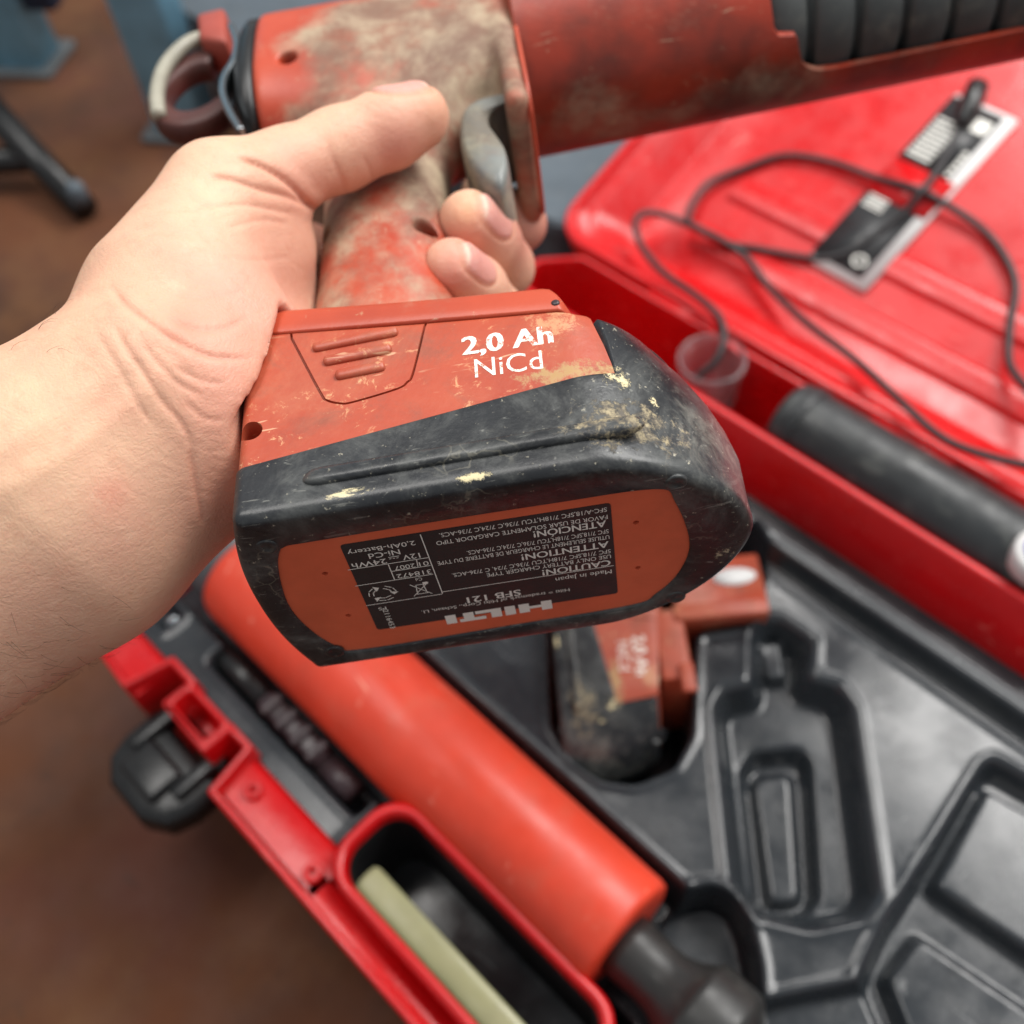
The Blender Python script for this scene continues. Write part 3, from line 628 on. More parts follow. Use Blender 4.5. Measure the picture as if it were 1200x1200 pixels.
g.tube([a + (b - a) * t_ for t_ in (0, 0.06, 0.5, 0.95, 1)], [0.004, 0.006, 0.0085, 0.0085, 0.006], 18); sub(g, 'plug', 'blackp', cord)

# ================================================================== BATTERIES
T = 77.0; MY = T / 2
def xN(z): return float(np.interp(z, [0, 8, 22, 33, 47, 57, 70], [130.5, 131.5, 132.5, 131, 125, 118, 108]))
def outline(z, d=0.0, N_=200):
    """closed plan outline of the pack at height z, offset inwards by d; starts at the rear middle, near side first"""
    half = []
    rx = lambda y: -7.3 + 6.4 * (abs(y - MY) / MY) ** 2.2
    r = 3.2
    for k in range(14): half.append((rx(MY - (MY - r) * k / 14), MY - (MY - r) * k / 14))
    xr = rx(r) ; 
    for k in range(11):
        a = math.radians(90 * k / 10); half.append((xr + r - r * math.cos(a), r - r * math.sin(a)))
    xs = 88.0; a_ = xN(z) - xs
    for k in range(1, 40): half.append((xr + r + (xs - xr - r) * k / 40, 0.0))
    n = 1.72
    for k in range(46):
        th = math.pi / 2 * k / 45; half.append((xs + a_ * math.sin(th) ** (2 / n), MY - MY * max(math.cos(th), 0) ** (2 / n)))
    full = half + [(x, T - y) for x, y in half[-2:0:-1]]
    if d:
        P = np.array(full); Q = np.roll(P, -1, 0) - np.roll(P, 1, 0); Q /= np.linalg.norm(Q, axis=1)[:, None]
        full = [tuple(p) for p in P + np.stack([-Q[:, 1], Q[:, 0]], 1) * d]
    return full
seam = lambda x: 68.2 - 0.119 * max(x, 0)
def zboot(x): return 17.5 + 0.149 * (min(x, 100.5) + 1.5) + (np.clip((x - 100.5) / 2.2, 0, 1)) * (55.8 - 32.7)
PANEL = spline([(9, 12.8), (40, 12.6), (75, 12.6), (104, 13.2), (109.5, 20), (113.6, 40), (110.5, 54), (104, 63), (96.5, 67.2), (60, 68.3), (14, 69), (7.5, 64), (3, 53), (1.2, 40), (3.4, 24), (6.5, 14.8), (9, 12.8)], 6)[:-1]
def clip_panel(L):                            # for each outline point the panel-edge point on the ray to the centre
    c = np.array([57, 40.5]); Pn = np.array([p[:2] for p in PANEL]); out = []
    for p in L:
        d = np.array(p) - c; best = None
        for i in range(len(Pn)):
            a, b = Pn[i] - c, Pn[(i + 1) % len(Pn)] - c; e = b - a; den = d[0] * e[1] - d[1] * e[0]
            if abs(den) < 1e-9: continue
            t_ = (a[0] * e[1] - a[1] * e[0]) / den; s_ = (a[0] * d[1] - a[1] * d[0]) / den
            if t_ > 0 and -1e-6 <= s_ <= 1 + 1e-6: best = c + d * t_
        out.append(tuple(best))
    return out
def build_battery(root, full=True):
    S = lambda L: [tuple(mm * q for q in p) for p in L]
    base = outline(8); pan = clip_panel(base); loops = []
    loops.append([(x, y, 1.4) for x, y in pan]); loops.append([(x, y, 0.25) for x, y in pan])
    c = np.array([57, 40.5]); grow = lambda L, k: [tuple(c + (np.array(p) - c) * (1 + k / np.linalg.norm(np.array(p) - c))) for p in L]
    loops.append([(x, y, 0.0) for x, y in grow(pan, 0.35)])
    R_ = 3.4
    for a in (0, 12, 25, 40, 55, 70, 90):
        a = math.radians(a); loops.append([(x, y, R_ - R_ * math.cos(a)) for x, y in outline(8, R_ * (1 - math.sin(a)))])
    zt = [zboot(p[0]) for p in base]
    for fr in (0.08, 0.2, 0.35, 0.5, 0.65, 0.8, 0.9, 0.97, 0.993, 1.0):
        L = []
        for i, p in enumerate(base):
            z = R_ + (zt[i] - R_) * fr; L.append(z)
        # evaluate the outline at each point's own height
        zs = sorted(set(np.round(L, 0))); cache = {z: outline(z) for z in zs}
        c2 = [cache[round(z, 0)][i] for i, z in enumerate(L)]
        d = 0.0 if fr < 0.99 else (0.12 if fr < 1 else 0.5)
        cc = np.array([50, MY]); c2 = [tuple(np.array(q) + (cc - np.array(q)) / np.linalg.norm(cc - np.array(q)) * d) for q in c2]
        loops.append([(x, y, z) for (x, y), z in zip(c2, L)])
    c3 = [tuple(np.array(q[:2]) + (np.array([50, MY]) - np.array(q[:2])) / np.linalg.norm(np.array([50, MY]) - np.array(q[:2])) * 2.5) + (q[2] - 1.0,) for q in loops[-1]]
    loops.append(c3)
    g = G(); g.loft([S(L) for L in loops], cap0=False, cap1=False)
    o = g.build('boot', 'boot', root); recalc(o)
    autosmooth(o, 60)
    # orange upper shell
    loops = []
    for fr in (0, 0.15, 0.3, 0.45, 0.6, 0.75, 0.88, 0.97, 1.0):
        L = []
        for i, p in enumerate(base):
            zs_ = seam(min(p[0], 96)); z = 6 + (zs_ - 6) * fr; q = np.array(outline_cache(round(z))[i]); d = 0.55 if fr < 1 else 1.1
            if p[0] > 101: d += 1.2 + 2.6 * min(1, (p[0] - 101) / 6)
            cc = np.array([50, MY]); q = q + (cc - q) / np.linalg.norm(cc - q) * d; L.append((q[0], q[1], z))
        loops.append(L)
    g = G(); g.loft([S(L) for L in loops]); sh = g.build('upper_shell', 'orange', root); recalc(sh)
    # latch groove and screw hole are cut into the shell on the near side
    cg = G(); ring = [(math.cos(a), math.sin(a)) for a in np.linspace(0, 2 * math.pi, 24, endpoint=False)]
    cg.loft([[((1.8 + 3.3 * x) * mm, yy * mm, (30.6 + 3.3 * z) * mm) for x, z in ring] for yy in (-4, 9)])
    key = [(11.8, 64.5), (20.5, 41), (22.5, 37.5), (26, 35.6), (29.5, 35.3), (41.5, 37.6), (44.5, 39.6), (46.3, 43), (50.8, 63.2)]
    def strip(pts, w, y0, y1):
        P = [np.array(p) for p in pts]; L, R2 = [], []
        for i, p in enumerate(P):
            tt = P[min(i + 1, len(P) - 1)] - P[max(i - 1, 0)]; tt /= np.linalg.norm(tt); nn = np.array([-tt[1], tt[0]])
            L.append(p + nn * w / 2); R2.append(p - nn * w / 2)
        lo = []
        for a, b in zip(L, R2): lo.append([(a[0] * mm, y0 * mm, a[1] * mm), (b[0] * mm, y0 * mm, b[1] * mm), (b[0] * mm, y1 * mm, b[1] * mm), (a[0] * mm, y1 * mm, a[1] * mm)])
        return G().loft(lo)
    kp = [tuple(p) for p in spline([(a, b) for a, b in key], 4)]; kp = [(key[0][0] - 0.8, key[0][1] + 6)] + kp + [(key[-1][0] + 0.6, key[-1][1] + 6)]
    s_ = strip(kp, 0.75, -3, 2.0); cg.add(s_.v, s_.f)
    cut(sh, cg); autosmooth(sh, 32)
    # thumb ribs of the release button
    for k, (a, b) in enumerate((((18.2, 58.6), (42.6, 60.0)), ((21.4, 52.3), (40.6, 53.4)), ((24.8, 46.0), (38.6, 46.8)))):
        g = G(); a, b = np.array(a), np.array(b); e = (b - a) / np.linalg.norm(b - a); nn = np.array([-e[1], e[0]])
        pr = [(-1.7, 0.8), (-1.55, -0.2), (-1.0, -0.75), (0.6, -1.05), (1.3, -0.75), (1.7, 0.1), (1.8, 0.8)]
        g.loft([[((p[0] + nn[0] * x * sc) * mm, (y if y > 0 else y * sc) * mm, (p[1] + nn[1] * x * sc) * mm) for x, y in pr] for p, sc in ((a, 0.4), (a + e * 0.4, 0.85), (a + e * 1.3, 1), (b - e * 1.3, 1), (b - e * 0.4, 0.85), (b, 0.4))])
        o = g.build('button_rib', 'orange', root); recalc(o)
    # long raised rib on the boot
    for yy, sg in ((0.35, -1), (T - 0.35, 1)):
        g = G(); a, b = np.array([16.5, 10.2]), np.array([104.0, 11.2]); pr = [(2.9, -0.2), (2.75, 0.9), (2.3, 1.6), (1.2, 2.0), (-1.0, 2.05), (-2.0, 1.8), (-2.5, 1.1), (-2.6, -0.2)]
        sec = [(0, 0.15), (0.012, 0.6), (0.03, 0.9), (0.055, 1), (0.945, 1), (0.97, 0.9), (0.988, 0.6), (1, 0.15)]
        g.loft([[((a + (b - a) * s)[0] * mm, (yy + sg * y * k_) * mm, ((a + (b - a) * s)[1] + x * k_) * mm) for x, y in pr] for s, k_ in sec], closed=False, cap0=False, cap1=False)
        o = g.build('side_rib', 'boot', root); recalc(o)
    # capacity lettering
    g = G(); e = Vector((1, 0, -0.035)); up = Vector((0.035, 0, 1))
    add_text(g, '2,0 Ah', (59.9 * mm, 0.3 * mm, 46.4 * mm), e, up, 25.4 * mm, 6.9 * mm, 0.022)
    add_text(g, 'NiCd', (62.9 * mm, 0.3 * mm, 37.0 * mm), e, up, 18.4 * mm, 6.9 * mm, 0.0)
    for v_ in range(len(g.v)): g.v[v_] = (g.v[v_][0], g.v[v_][1] + 0.1 * mm, g.v[v_][2])
    g.build('capacity_print', 'white_print', root, smooth=False)
    # four rivets and four small holes on the bottom
    for px, py in ((313, 641), (792, 566), (392, 764), (792, 700)):
        q = loc(px, py, 2, 0); q[1] = min(q[1], 69.5) if q[1] > 40 else max(q[1], 6.5); g = G()
        g.loft([[((q[0] + r * x) * mm, (q[1] + r * y) * mm, z * mm) for x, y in ring] for r, z in ((3.0, 0.6), (2.9, -0.1), (2.5, -0.32), (1.5, -0.32), (1.1, -0.05))]); o = g.build('rivet', 'boot', root); recalc(o)
    # bottom panel
    g = G(); Pn = [p[:2] for p in PANEL]; g.loft([S([(x, y, z) for x, y in Pn]) for z in (4.0, 0.75)]); pnl = g.build('bottom_panel', 'panel', root, smooth=False); recalc(pnl)
    cg = G()
    for px, py in ((381, 675), (408, 724), (746, 615), (748, 668)):
        q = loc(px, py, 2, 0); cg.loft([[((q[0] + 0.85 * x) * mm, (q[1] + 0.85 * y) * mm, z * mm) for x, y in ring] for z in (-1, 3)])
    cut(pnl, cg)
    # nose hole
    bo = [c_ for c_ in root.children if c_.name.startswith('boot')][0]
    co_ = np.array([v.co[:] for v in bo.data.vertices]) / mm; cc = co_ / 1000 @ RB.T + TB; pxy = np.stack([600 + F * cc[:, 0] / cc[:, 2], 600 - F * cc[:, 1] / cc[:, 2]], 1)
    sc_ = np.linalg.norm(pxy - np.array([771, 421]), axis=1) + (co_[:, 1] > 40) * 999; iq = int(np.argmin(sc_)); q = co_[iq]; nrm = np.array(bo.data.vertices[iq].normal[:])
    if nrm[0] < 0: nrm = -nrm
    e1 = np.cross(nrm, (0, 0, 1.0)); e1 /= np.linalg.norm(e1); e2 = np.cross(nrm, e1)
    bm = bmesh.new(); bm.from_mesh(bo.data)
    bmesh.ops.delete(bm, geom=[f for f in bm.faces if (np.linalg.norm(np.array(f.calc_center_median()[:]) / mm - q) < 3.4)], context='FACES'); bm.to_mesh(bo.data); bm.free()
    g = G(); g.loft([[tuple((q + nrm * h2 + (e1 * x + e2 * y * 1.25) * r) * mm) for x, y in ring] for r, h2 in ((5.6, -1.2), (4.6, -0.1), (3.4, 0.15), (2.7, -0.3), (2.6, -2.6))], cap0=False); o = g.build('nose_socket', 'boot', root); recalc(o)
    return
_oc = {}
def outline_cache(z):
    if z not in _oc: _oc[z] = outline(z)
    return _oc[z]
bat = empty('battery_pack', BFRAME, 'scuffed orange and black battery pack clipped under the hand held tool, rating label showing', 'battery')
build_battery(bat)
# rating label
lx, ly, lw, lh = 21.87, 16.66, 71.0, 42.9
g = G(); L = rrect(lx, lx + lw, ly, ly + lh, 1.0, 3); g.loft([[(x * mm, y * mm, z * mm) for x, y in L] for z in (0.9, 0.55)]); o = g.build('rating_label', 'label', bat, smooth=False); recalc(o)
ZP = 0.52
def LQ(x, y): return loc(380 + x / 3.3333, 580 + y / 3.3333, 2, 0.5)
pr = G()
def line(s, a, b, cap, bold=0.0):
    p, q = LQ(*a), LQ(*b); y = (p[1] + q[1]) / 2
    add_text(pr, s, (p[0] * mm, y * mm, ZP * mm), (-1, 0, 0), (0, 1, 0), (p[0] - q[0]) * mm, cap * mm, bold)
line('SFC-A/18,SFC 7/18H,TCU 7/36,C 7/24,C 7/36-ACS.', (1103, 48), (448, 152), 1.75)
line('FAVOR DE USAR SOLAMENTE CARGADOR TIPO', (1106, 76), (436, 184), 1.75)
line('ATENCI\u00d3N!', (1100, 98), (815, 145), 2.7, 0.012)
line('SFC 7/18,SFC 7/18H,TCU 7/36,C 7/24,C 7/36-ACS.', (1110, 133), (556, 221), 1.75)
line('UTILISE SEULEMENT LE CHARGEUR DE BATTERIE DU TYPE', (1113, 155), (441, 263), 1.75)
line('ATTENTION!', (1110, 180), (768, 235), 2.7, 0.012)
line('SFC 7/18,SFC 7/18H,TCU 7/36,C 7/24, C 7/36-ACS.', (1118, 210), (498, 310), 1.75)
line('USE ONLY BATTERY CHARGER TYPE', (1119, 231), (634, 309), 1.75)
line('CAUTION!', (1117, 252), (850, 296), 2.7, 0.012)
line('Made in Japan', (1122, 290), (903, 326), 1.9)
line('Hilti = trademark of Hilti Corp., Schaan, LI.', (957, 362), (380, 456), 1.5)
line('SFB 121', (765, 368), (555, 403), 2.9, 0.014)
line('2,0Ah-Battery', (352, 178), (88, 221), 1.9)
line('Ni-Cd', (292, 212), (170, 232), 2.2, 0.006)
line('12V', (371, 226), (303, 237), 2.2, 0.006); line('24Wh', (240, 248), (105, 270), 2.2, 0.006)
line('01', (405, 258), (368, 264), 1.9); line('2007', (352, 267), (272, 280), 1.9)
line('318472', (415, 290), (281, 312), 2.0); line('Cd', (380, 322), (355, 326), 1.4)
line('PS', (240, 436), (210, 441), 1.5)
p = LQ(228, 450); q = LQ(240, 525); add_text(pr, '2116453', (p[0] * mm - 0.0, p[1] * mm, ZP * mm), (0, 1, 0), (1, 0, 0), (q[1] - p[1]) * mm, 1.5 * mm)
def bar(a, b, w=0.28):
    p, q = LQ(*a)[:2], LQ(*b)[:2]; e = (q - p) / np.linalg.norm(q - p); n_ = np.array([-e[1], e[0]]) * w / 2
    pr.add([((v_[0]) * mm, v_[1] * mm, ZP * mm) for v_ in (p + n_, q + n_, q - n_, p - n_)], [(0, 1, 2, 3)])
def hbar(a, b): 
    p, q = LQ(*a), LQ(*b); y = (p[1] + q[1]) / 2
    pr.add([(x * mm, yy * mm, ZP * mm) for x, yy in ((p[0], y - 0.13), (q[0], y - 0.13), (q[0], y + 0.13), (p[0], y + 0.13))], [(0, 1, 2, 3)])
hbar((1130, 272), (462, 383)); hbar((460, 385), (165, 435)); bar((375, 155), (462, 385)); hbar((410, 243), (93, 295)); hbar((425, 308), (122, 358)); hbar((415, 275), (262, 300))
bar((250, 272), (276, 334)); bar((360, 252), (366, 280))
hbar((292, 238), (250, 245))
for a in ((290, 245), (276, 247), (262, 249)): hbar(a, (a[0] - 8, a[1] + 1.5))
# recycling arrows and crossed-out bin
c = LQ(228, 385)
for k in range(3):
    a0 = math.radians(90 + 120 * k); pts = []
    for aa in (a0 - 0.75, a0 - 0.1, a0 + 0.5): pts.append(np.array([c[0] + 3.3 * math.cos(aa), c[1] + 3.0 * math.sin(aa)]))
    for s, e_ in zip(pts[:-1], pts[1:]):
        d = (e_ - s) / np.linalg.norm(e_ - s); n_ = np.array([-d[1], d[0]])
        for off in (-0.62, 0.62):
            m_ = n_ * off; t2 = n_ * 0.14
            pr.add([((s + m_ + t2)[0] * mm, (s + m_ + t2)[1] * mm, ZP * mm), ((e_ + m_ + t2)[0] * mm, (e_ + m_ + t2)[1] * mm, ZP * mm), ((e_ + m_ - t2)[0] * mm, (e_ + m_ - t2)[1] * mm, ZP * mm), ((s + m_ - t2)[0] * mm, (s + m_ - t2)[1] * mm, ZP * mm)], [(0, 1, 2, 3)])
    e_ = pts[-1]; tip = np.array([c[0] + 3.3 * math.cos(a0 + 0.95), c[1] + 3.0 * math.sin(a0 + 0.95)]); d = tip - e_; n_ = np.array([-d[1], d[0]]) * 0.9
    pr.add([((e_ + n_)[0] * mm, (e_ + n_)[1] * mm, ZP * mm), (tip[0] * mm, tip[1] * mm, ZP * mm), ((e_ - n_)[0] * mm, (e_ - n_)[1] * mm, ZP * mm)], [(0, 1, 2)])
def seg2(c, a, b, w=0.25):
    p, q = np.array(c[:2]) + np.array(a), np.array(c[:2]) + np.array(b); e = (q - p) / np.linalg.norm(q - p); n_ = np.array([-e[1], e[0]]) * w / 2
    pr.add([(v_[0] * mm, v_[1] * mm, (ZP - 0.01) * mm) for v_ in (p + n_, q + n_, q - n_, p - n_)], [(0, 1, 2, 3)])
c = LQ(378, 368)
for a, b in (((-2.6, -2.9), (2.6, 3.0)), ((2.6, -2.9), (-2.6, 3.0)), ((-1.6, 2.2), (1.7, 2.2)), ((-1.4, 2.2), (-1.0, -2.3)), ((1.4, 2.2), (1.0, -2.3)), ((-1.0, -2.3), (1.0, -2.3))): seg2(c, a, b)
seg2(c, (1.0, -2.6), (2.4, -2.6), 1.2)
o = pr.build('label_print', 'print', bat, smooth=False)
# maker's logo in heavy block letters (x to the text right, y up; unit = cap height 1)
lg = G()
def blk(x0, x1, y0, y1): lg.add([(x0, y0, 0), (x1, y0, 0), (x1, y1, 0), (x0, y1, 0)], [(0, 1, 2, 3)])
for r in ((0, 0.42, 0, 1), (0.42, 0.90, 0.36, 0.64), (0.90, 1.32, 0, 1), (1.46, 1.88, 0, 1), (2.02, 2.44, 0, 1), (2.44, 3.05, 0, 0.34), (2.66, 3.72, 0.66, 1.0), (3.12, 3.54, 0, 0.66), (3.84, 4.26, 0, 1)): blk(*r)
p, q = LQ(886, 408), LQ(472, 480); w_ = p[0] - q[0]; y = (p[1] + q[1]) / 2
lg.v = [((p[0] - v_[0] / 4.26 * w_) * mm, (y - 0.3 + v_[1] * 4.6) * mm, ZP * mm) for v_ in lg.v]
lg.build('label_logo', 'print', bat, smooth=False)

# second pack lying on its side in the tray
WS = 0.004
X2 = uv(664, 850, WS) - uv(654, 745, WS); X2 /= np.linalg.norm(X2); X2 = np.array([X2[0], X2[1], 0]); Y2 = np.array([0, 0, -1.0]); Z2 = np.cross(X2, Y2)
ed = uv(658, 800, WS); nose = uv(738, 903, WS - 0.03)
x_at = (np.array([nose[0], nose[1], 0]) @ X2); z_at = np.array([ed[0], ed[1], 0]) @ Z2
O2 = X2 * (x_at - 0.129) + Z2 * (z_at - 0.003) + np.array([0, 0, WS])
o2 = C(*O2)
B2 = Matrix(((X2[0], Y2[0], Z2[0], o2[0]), (X2[1], Y2[1], Z2[1], o2[1]), (X2[2], Y2[2], Z2[2], o2[2]), (0, 0, 0, 1)))
def loc2(px, py, w):
    p = uv(px, py, w); d = np.array([p[0], p[1], w]) - O2; return np.array([d @ X2, d @ Y2, d @ Z2]) * 1000
bat2 = empty('battery_pack', B2, 'muddy orange and black spare battery pack lying on its side in the tray recess', 'battery')
build_battery(bat2)
a = loc2(806, 770, -0.012); print('rail', a, loc2(880, 642, -0.01), loc2(884, 715, -0.01), loc2(782, 762, -0.01))
g = G(); g.loft([[(x * mm, y * mm, z * mm) for y, z in ((3, 60), (3, 76.5), (5, 78), (70, 78), (74, 76), (74, 60))] for x in (22, 88)]); o = g.build('top_rail', 'orange', bat2, bevel=0.0012); recalc(o)
g = G(); g.box((80 * mm, -1 * mm, 70 * mm), (98 * mm, 3 * mm, 78 * mm)); g.build('rail_stop', 'orange', bat2, bevel=0.001)
p0, p1 = loc2(882, 640, -0.005), loc2(886, 716, -0.005)
g = G(); g.loft([[(x * mm, y * mm, z * mm) for x, y in rrect(max(8, p0[0] - 6), p1[0] + 2, 3, 60, 4, 4)] for z in (64, 76, p0[2] - 1, p0[2])]); o = g.build('contact_stem', 'orange', bat2, bevel=0.0012); recalc(o)
g = G(); xx = p1[0] + 2; g.box(((xx - 7) * mm, 1.0 * mm, 72 * mm), ((xx + 4) * mm, 12 * mm, (p0[2] - 0.5) * mm)); g.build('stem_rail', 'orange', bat2, bevel=0.0015)
c_ = loc2(858, 688, -0.011); g = G(); L = [(c_[0] + 6 * math.cos(t_), c_[2] + 13 * math.sin(t_)) for t_ in np.linspace(0, 2 * math.pi, 24, endpoint=False)]
g.loft([[(x * mm, yy * mm, z * mm) for x, z in L] for yy in (3.2, 2.6)]); o = g.build('sticker', 'white', bat2); recalc(o)

# ================================================================== THE TOOL
tool = empty('dispenser_gun', BFRAME @ Matrix.Translation((30 * mm, MY * mm, 70 * mm)), 'grimy orange pistol grip dispenser held on its side, with long red brown barrel', 'power tool')
off = np.array([30, MY, 70.0])
def tl(v): return [tuple((np.array(p) - off) * mm) for p in v]
def tp(g, name, mat, parent=None, **k): return mk(name, tl(g.v), g.f, mat, parent or tool, **k)
ZC = 258.0
def rbox(P, c, h_, r):
    q = np.abs(P - np.array(c)) - (np.array(h_) - r); return np.linalg.norm(np.maximum(q, 0), axis=-1) + np.minimum(q.max(-1), 0) - r
def tool_sdf(P):
    X, Y, Z = P[..., 0], P[..., 1], P[..., 2]
    # housing: superellipse prism along X
    q = (np.abs((Y - MY) / 31.0) ** 2.8 + np.abs((Z - ZC) / 43.0) ** 2.8) ** (1 / 2.8); rad = (q - 1) * 33.0
    xd = np.abs(X - 38.5) - 52.0
    a = np.stack([np.maximum(rad + 3, 0), np.maximum(xd + 3, 0)], -1); hous = np.linalg.norm(a, axis=-1) + np.minimum(np.maximum(rad + 3, xd + 3), 0) - 3
    # handle: tapered elliptic column, flaring into the foot
    t_ = np.clip((Z - 76) / 150, 0, 1); cx = 31.5 + 4.0 * t_; hx = 26.5 - 3.0 * np.sin(np.clip(t_, 0, 1) * math.pi) + 5 * np.clip(1 - (Z - 70) / 14, 0, 1) ** 2; hy = 20.5 + 3 * np.clip(1 - (Z - 70) / 14, 0, 1) ** 2
    e = (np.abs((X - cx) / hx) ** 2.3 + np.abs((Y - MY) / hy) ** 2.3) ** (1 / 2.3); han = np.maximum((e - 1) * 21, np.maximum(70 - Z, Z - 240))
    d = smin(hous, han, 22.0)
    # front skirt ahead of the trigger
    sk = rbox(P, (88.4, MY, 243), (4.6, 29, 57), 4.2); d = smin(d, sk, 6.0)
    d = smin(d, rbox(P, (70, MY + 3, 218), (20, 13, 12), 6), 6)
    for (hx_, hz_, y0) in [tuple(loc(a_, b_, 1, c_)[[0, 2]]) + (c_,) for a_, b_, c_ in ((337, 68, 9.0), (495, 258, 20.0), (375, 270, 24.0))]:
        c = np.sqrt((X - hx_) ** 2 + (Z - hz_) ** 2) - 3.8; d = np.maximum(d, -np.maximum(c, Y - y0 - 12))
    return d
h_ = 1.25; gx, gy, gz = np.arange(-20, 100, h_), np.arange(2, 76, h_), np.arange(66, 306, h_)
P = np.stack(np.meshgrid(gx, gy, gz, indexing='ij'), -1)
Vv, Ff = surfnets(tool_sdf(P).astype(np.float64), np.array([gx[0], gy[0], gz[0]]), h_)
o = mk('housing', tl(Vv), Ff, 'housing', tool); recalc(o)
sm = o.modifiers.new('smooth', 'SMOOTH'); sm.factor = 0.5; sm.iterations = 2
# textures on the tool use battery-local coordinates: move mesh origin to the battery frame
def rebase(o):
    o.data.transform(Matrix.Translation(Vector(off * mm))); o.location = Vector(-off * mm)
rebase(o)
# foot: orange sole that slides on the pack
top = lambda x: min(seam(x) + 11.8 - 3.2 * max(0, 1 - x / 9.0), 57.2 + (97 - x) * 1.15)
base = outline(62)
def foot_loop(zf, d):
    L = []
    for (x, y) in base:
        xx = min(x, 97.5) if x > 88 else x; fy = y
        if x > 88: fr = (x - 88) / (xN(62) - 88); xx = 88 + 9.5 * fr; 
        cc = np.array([48, MY]); q = np.array([xx, fy]); q = q + (cc - q) / np.linalg.norm(cc - q) * d; s0 = seam(q[0]) + 0.35; t0 = max(top(q[0]), s0 + 0.4); L.append((q[0], q[1], s0 + (t0 - s0) * zf))
    return L
g = G(); g.loft([foot_loop(zf, d) for zf, d in ((0, 1.2), (0.02, 0.4), (0.06, 0.1), (0.3, 0.0), (0.55, 0.1), (0.8, 0.7), (0.93, 1.8), (1.0, 4.0), (1.0, 14), (1.0, 30))]); o = tp(g, 'foot', 'foot'); recalc(o); autosmooth(o, 50); rebase(o)
g = G(); q = loc(651, 356, 1, 0.4); g.loft([[(q[0] + r * math.cos(a), yy, q[2] + r * math.sin(a)) for a in np.linspace(0, 2 * math.pi, 14, endpoint=False)] for r, yy in ((1.2, 2), (1.2, -0.1), (0.9, -0.35), (0.3, -0.35))]); o = tp(g, 'pin', 'darkmetal'); recalc(o)
# trigger
tp_ = [(66.0, 192), (67.5, 200), (72, 205.5), (79, 208), (90, 207.5), (92, 205), (84, 201), (78, 195), (76.5, 187), (79, 177), (81.5, 167), (81, 156), (78, 149), (74.5, 150), (70.5, 156), (67.4, 164), (65.6, 174), (65.2, 184)]
tp_ = [tuple(p[:2]) for p in spline(tp_ + [tp_[0]], 4)[:-1]]
c_ = np.mean(tp_, 0); g = G()
g.loft([[(c_[0] + (x - c_[0]) * s, y, c_[1] + (z - c_[1]) * s) for x, z in tp_] for y, s in ((18.6, 0.78), (19.3, 0.9), (21, 0.97), (24, 1), (50, 1), (53, 0.95), (54, 0.86))]); o = tp(g, 'trigger', 'trigger'); recalc(o); rebase(o)
# barrel with the side window, ribbed tube inside
def cyl(x0, x1, r, g=None, seg=72, zc=ZC):
    g = g or G(); return g.loft([[(x, MY + r * math.cos(a), zc + r * math.sin(a)) for a in np.linspace(0, 2 * math.pi, seg, endpoint=False)] for x in np.linspace(x0, x1, 18)])
BRr = 38.0
g = G(); ang = np.linspace(0, 2 * math.pi, 72, endpoint=False); xs_ = np.linspace(92.6, 400, 30)
zt_ = lambda x: ZC + (x - 93) * 0.055
ring = lambda x, r: [(x, MY + r * math.cos(a), zt_(x) + r * math.sin(a)) for a in ang]
g.loft([ring(x, BRr) for x in xs_] + [ring(x, BRr - 3.2) for x in xs_[::-1]] + [ring(92.6, BRr)], cap0=False, cap1=False)
bar_ = tp(g, 'barrel', 'barrel'); recalc(bar_)
cg = G(); ye = 46.0
win = [tuple(p[:2]) for p in spline([(222, ye), (213, ye - 1.2), (207, ye - 5), (204.5, ye - 11), (203.5, ye - 16)], 5)] + [(202.5, ye - 17.5), (196, ye - 18.5), (194, ye - 21), (193, ye - 32), (194, -6), (388, -6), (388, ye)]
cg.prism(win, 2, 200, 262); cg.v = tl(cg.v); cut(bar_, cg); autosmooth(bar_, 35); rebase(bar_)
b = bar_.modifiers.new('bevel', 'BEVEL'); b.width = 0.0009; b.segments = 2; b.limit_method = 'ANGLE'; b.angle_limit = math.radians(50)
prof = []
for k in range(12):
    x = 150 + k * 19.6 + 3.5
    prof += [(x, 29.0), (x + 0.4, 32.6), (x + 1.8, 33.8), (x + 8, 34.2), (x + 14.6, 33.8), (x + 16.2, 32.6), (x + 16.8, 29.0)]
g = G(); g.loft([[(x, MY + r * math.cos(a), zt_(x) + r * math.sin(a)) for a in ang] for x, r in prof]); o = tp(g, 'ribbed_sleeve', 'rubber'); recalc(o); rebase(o)
# raised edge strip of the front skirt
g = G(); g.tube(spline([(92.8, 11.0, 286), (92.8, 9.6, 262), (92.8, 9.6, 215), (92.8, 10.6, 196), (92.8, 15, 188.2), (92.8, 24, 186.2), (92.8, 56, 186.2), (92.8, 64, 190)], 6), 0.9, 8); o = tp(g, 'edge_strip', 'foot')
# rear cap
def sup(x, k): return [(x, MY + k * 31 * np.sign(math.cos(a)) * abs(math.cos(a)) ** (2 / 2.8), ZC + k * 43 * np.sign(math.sin(a)) * abs(math.sin(a)) ** (2 / 2.8)) for a in ang]
g = G(); g.loft([sup(-13, 0.90), sup(-14.5, 0.97), sup(-18, 0.97), sup(-21, 0.90), sup(-23, 0.78), sup(-23.5, 0.5)]); o = tp(g, 'rear_cap', 'blackp'); recalc(o)
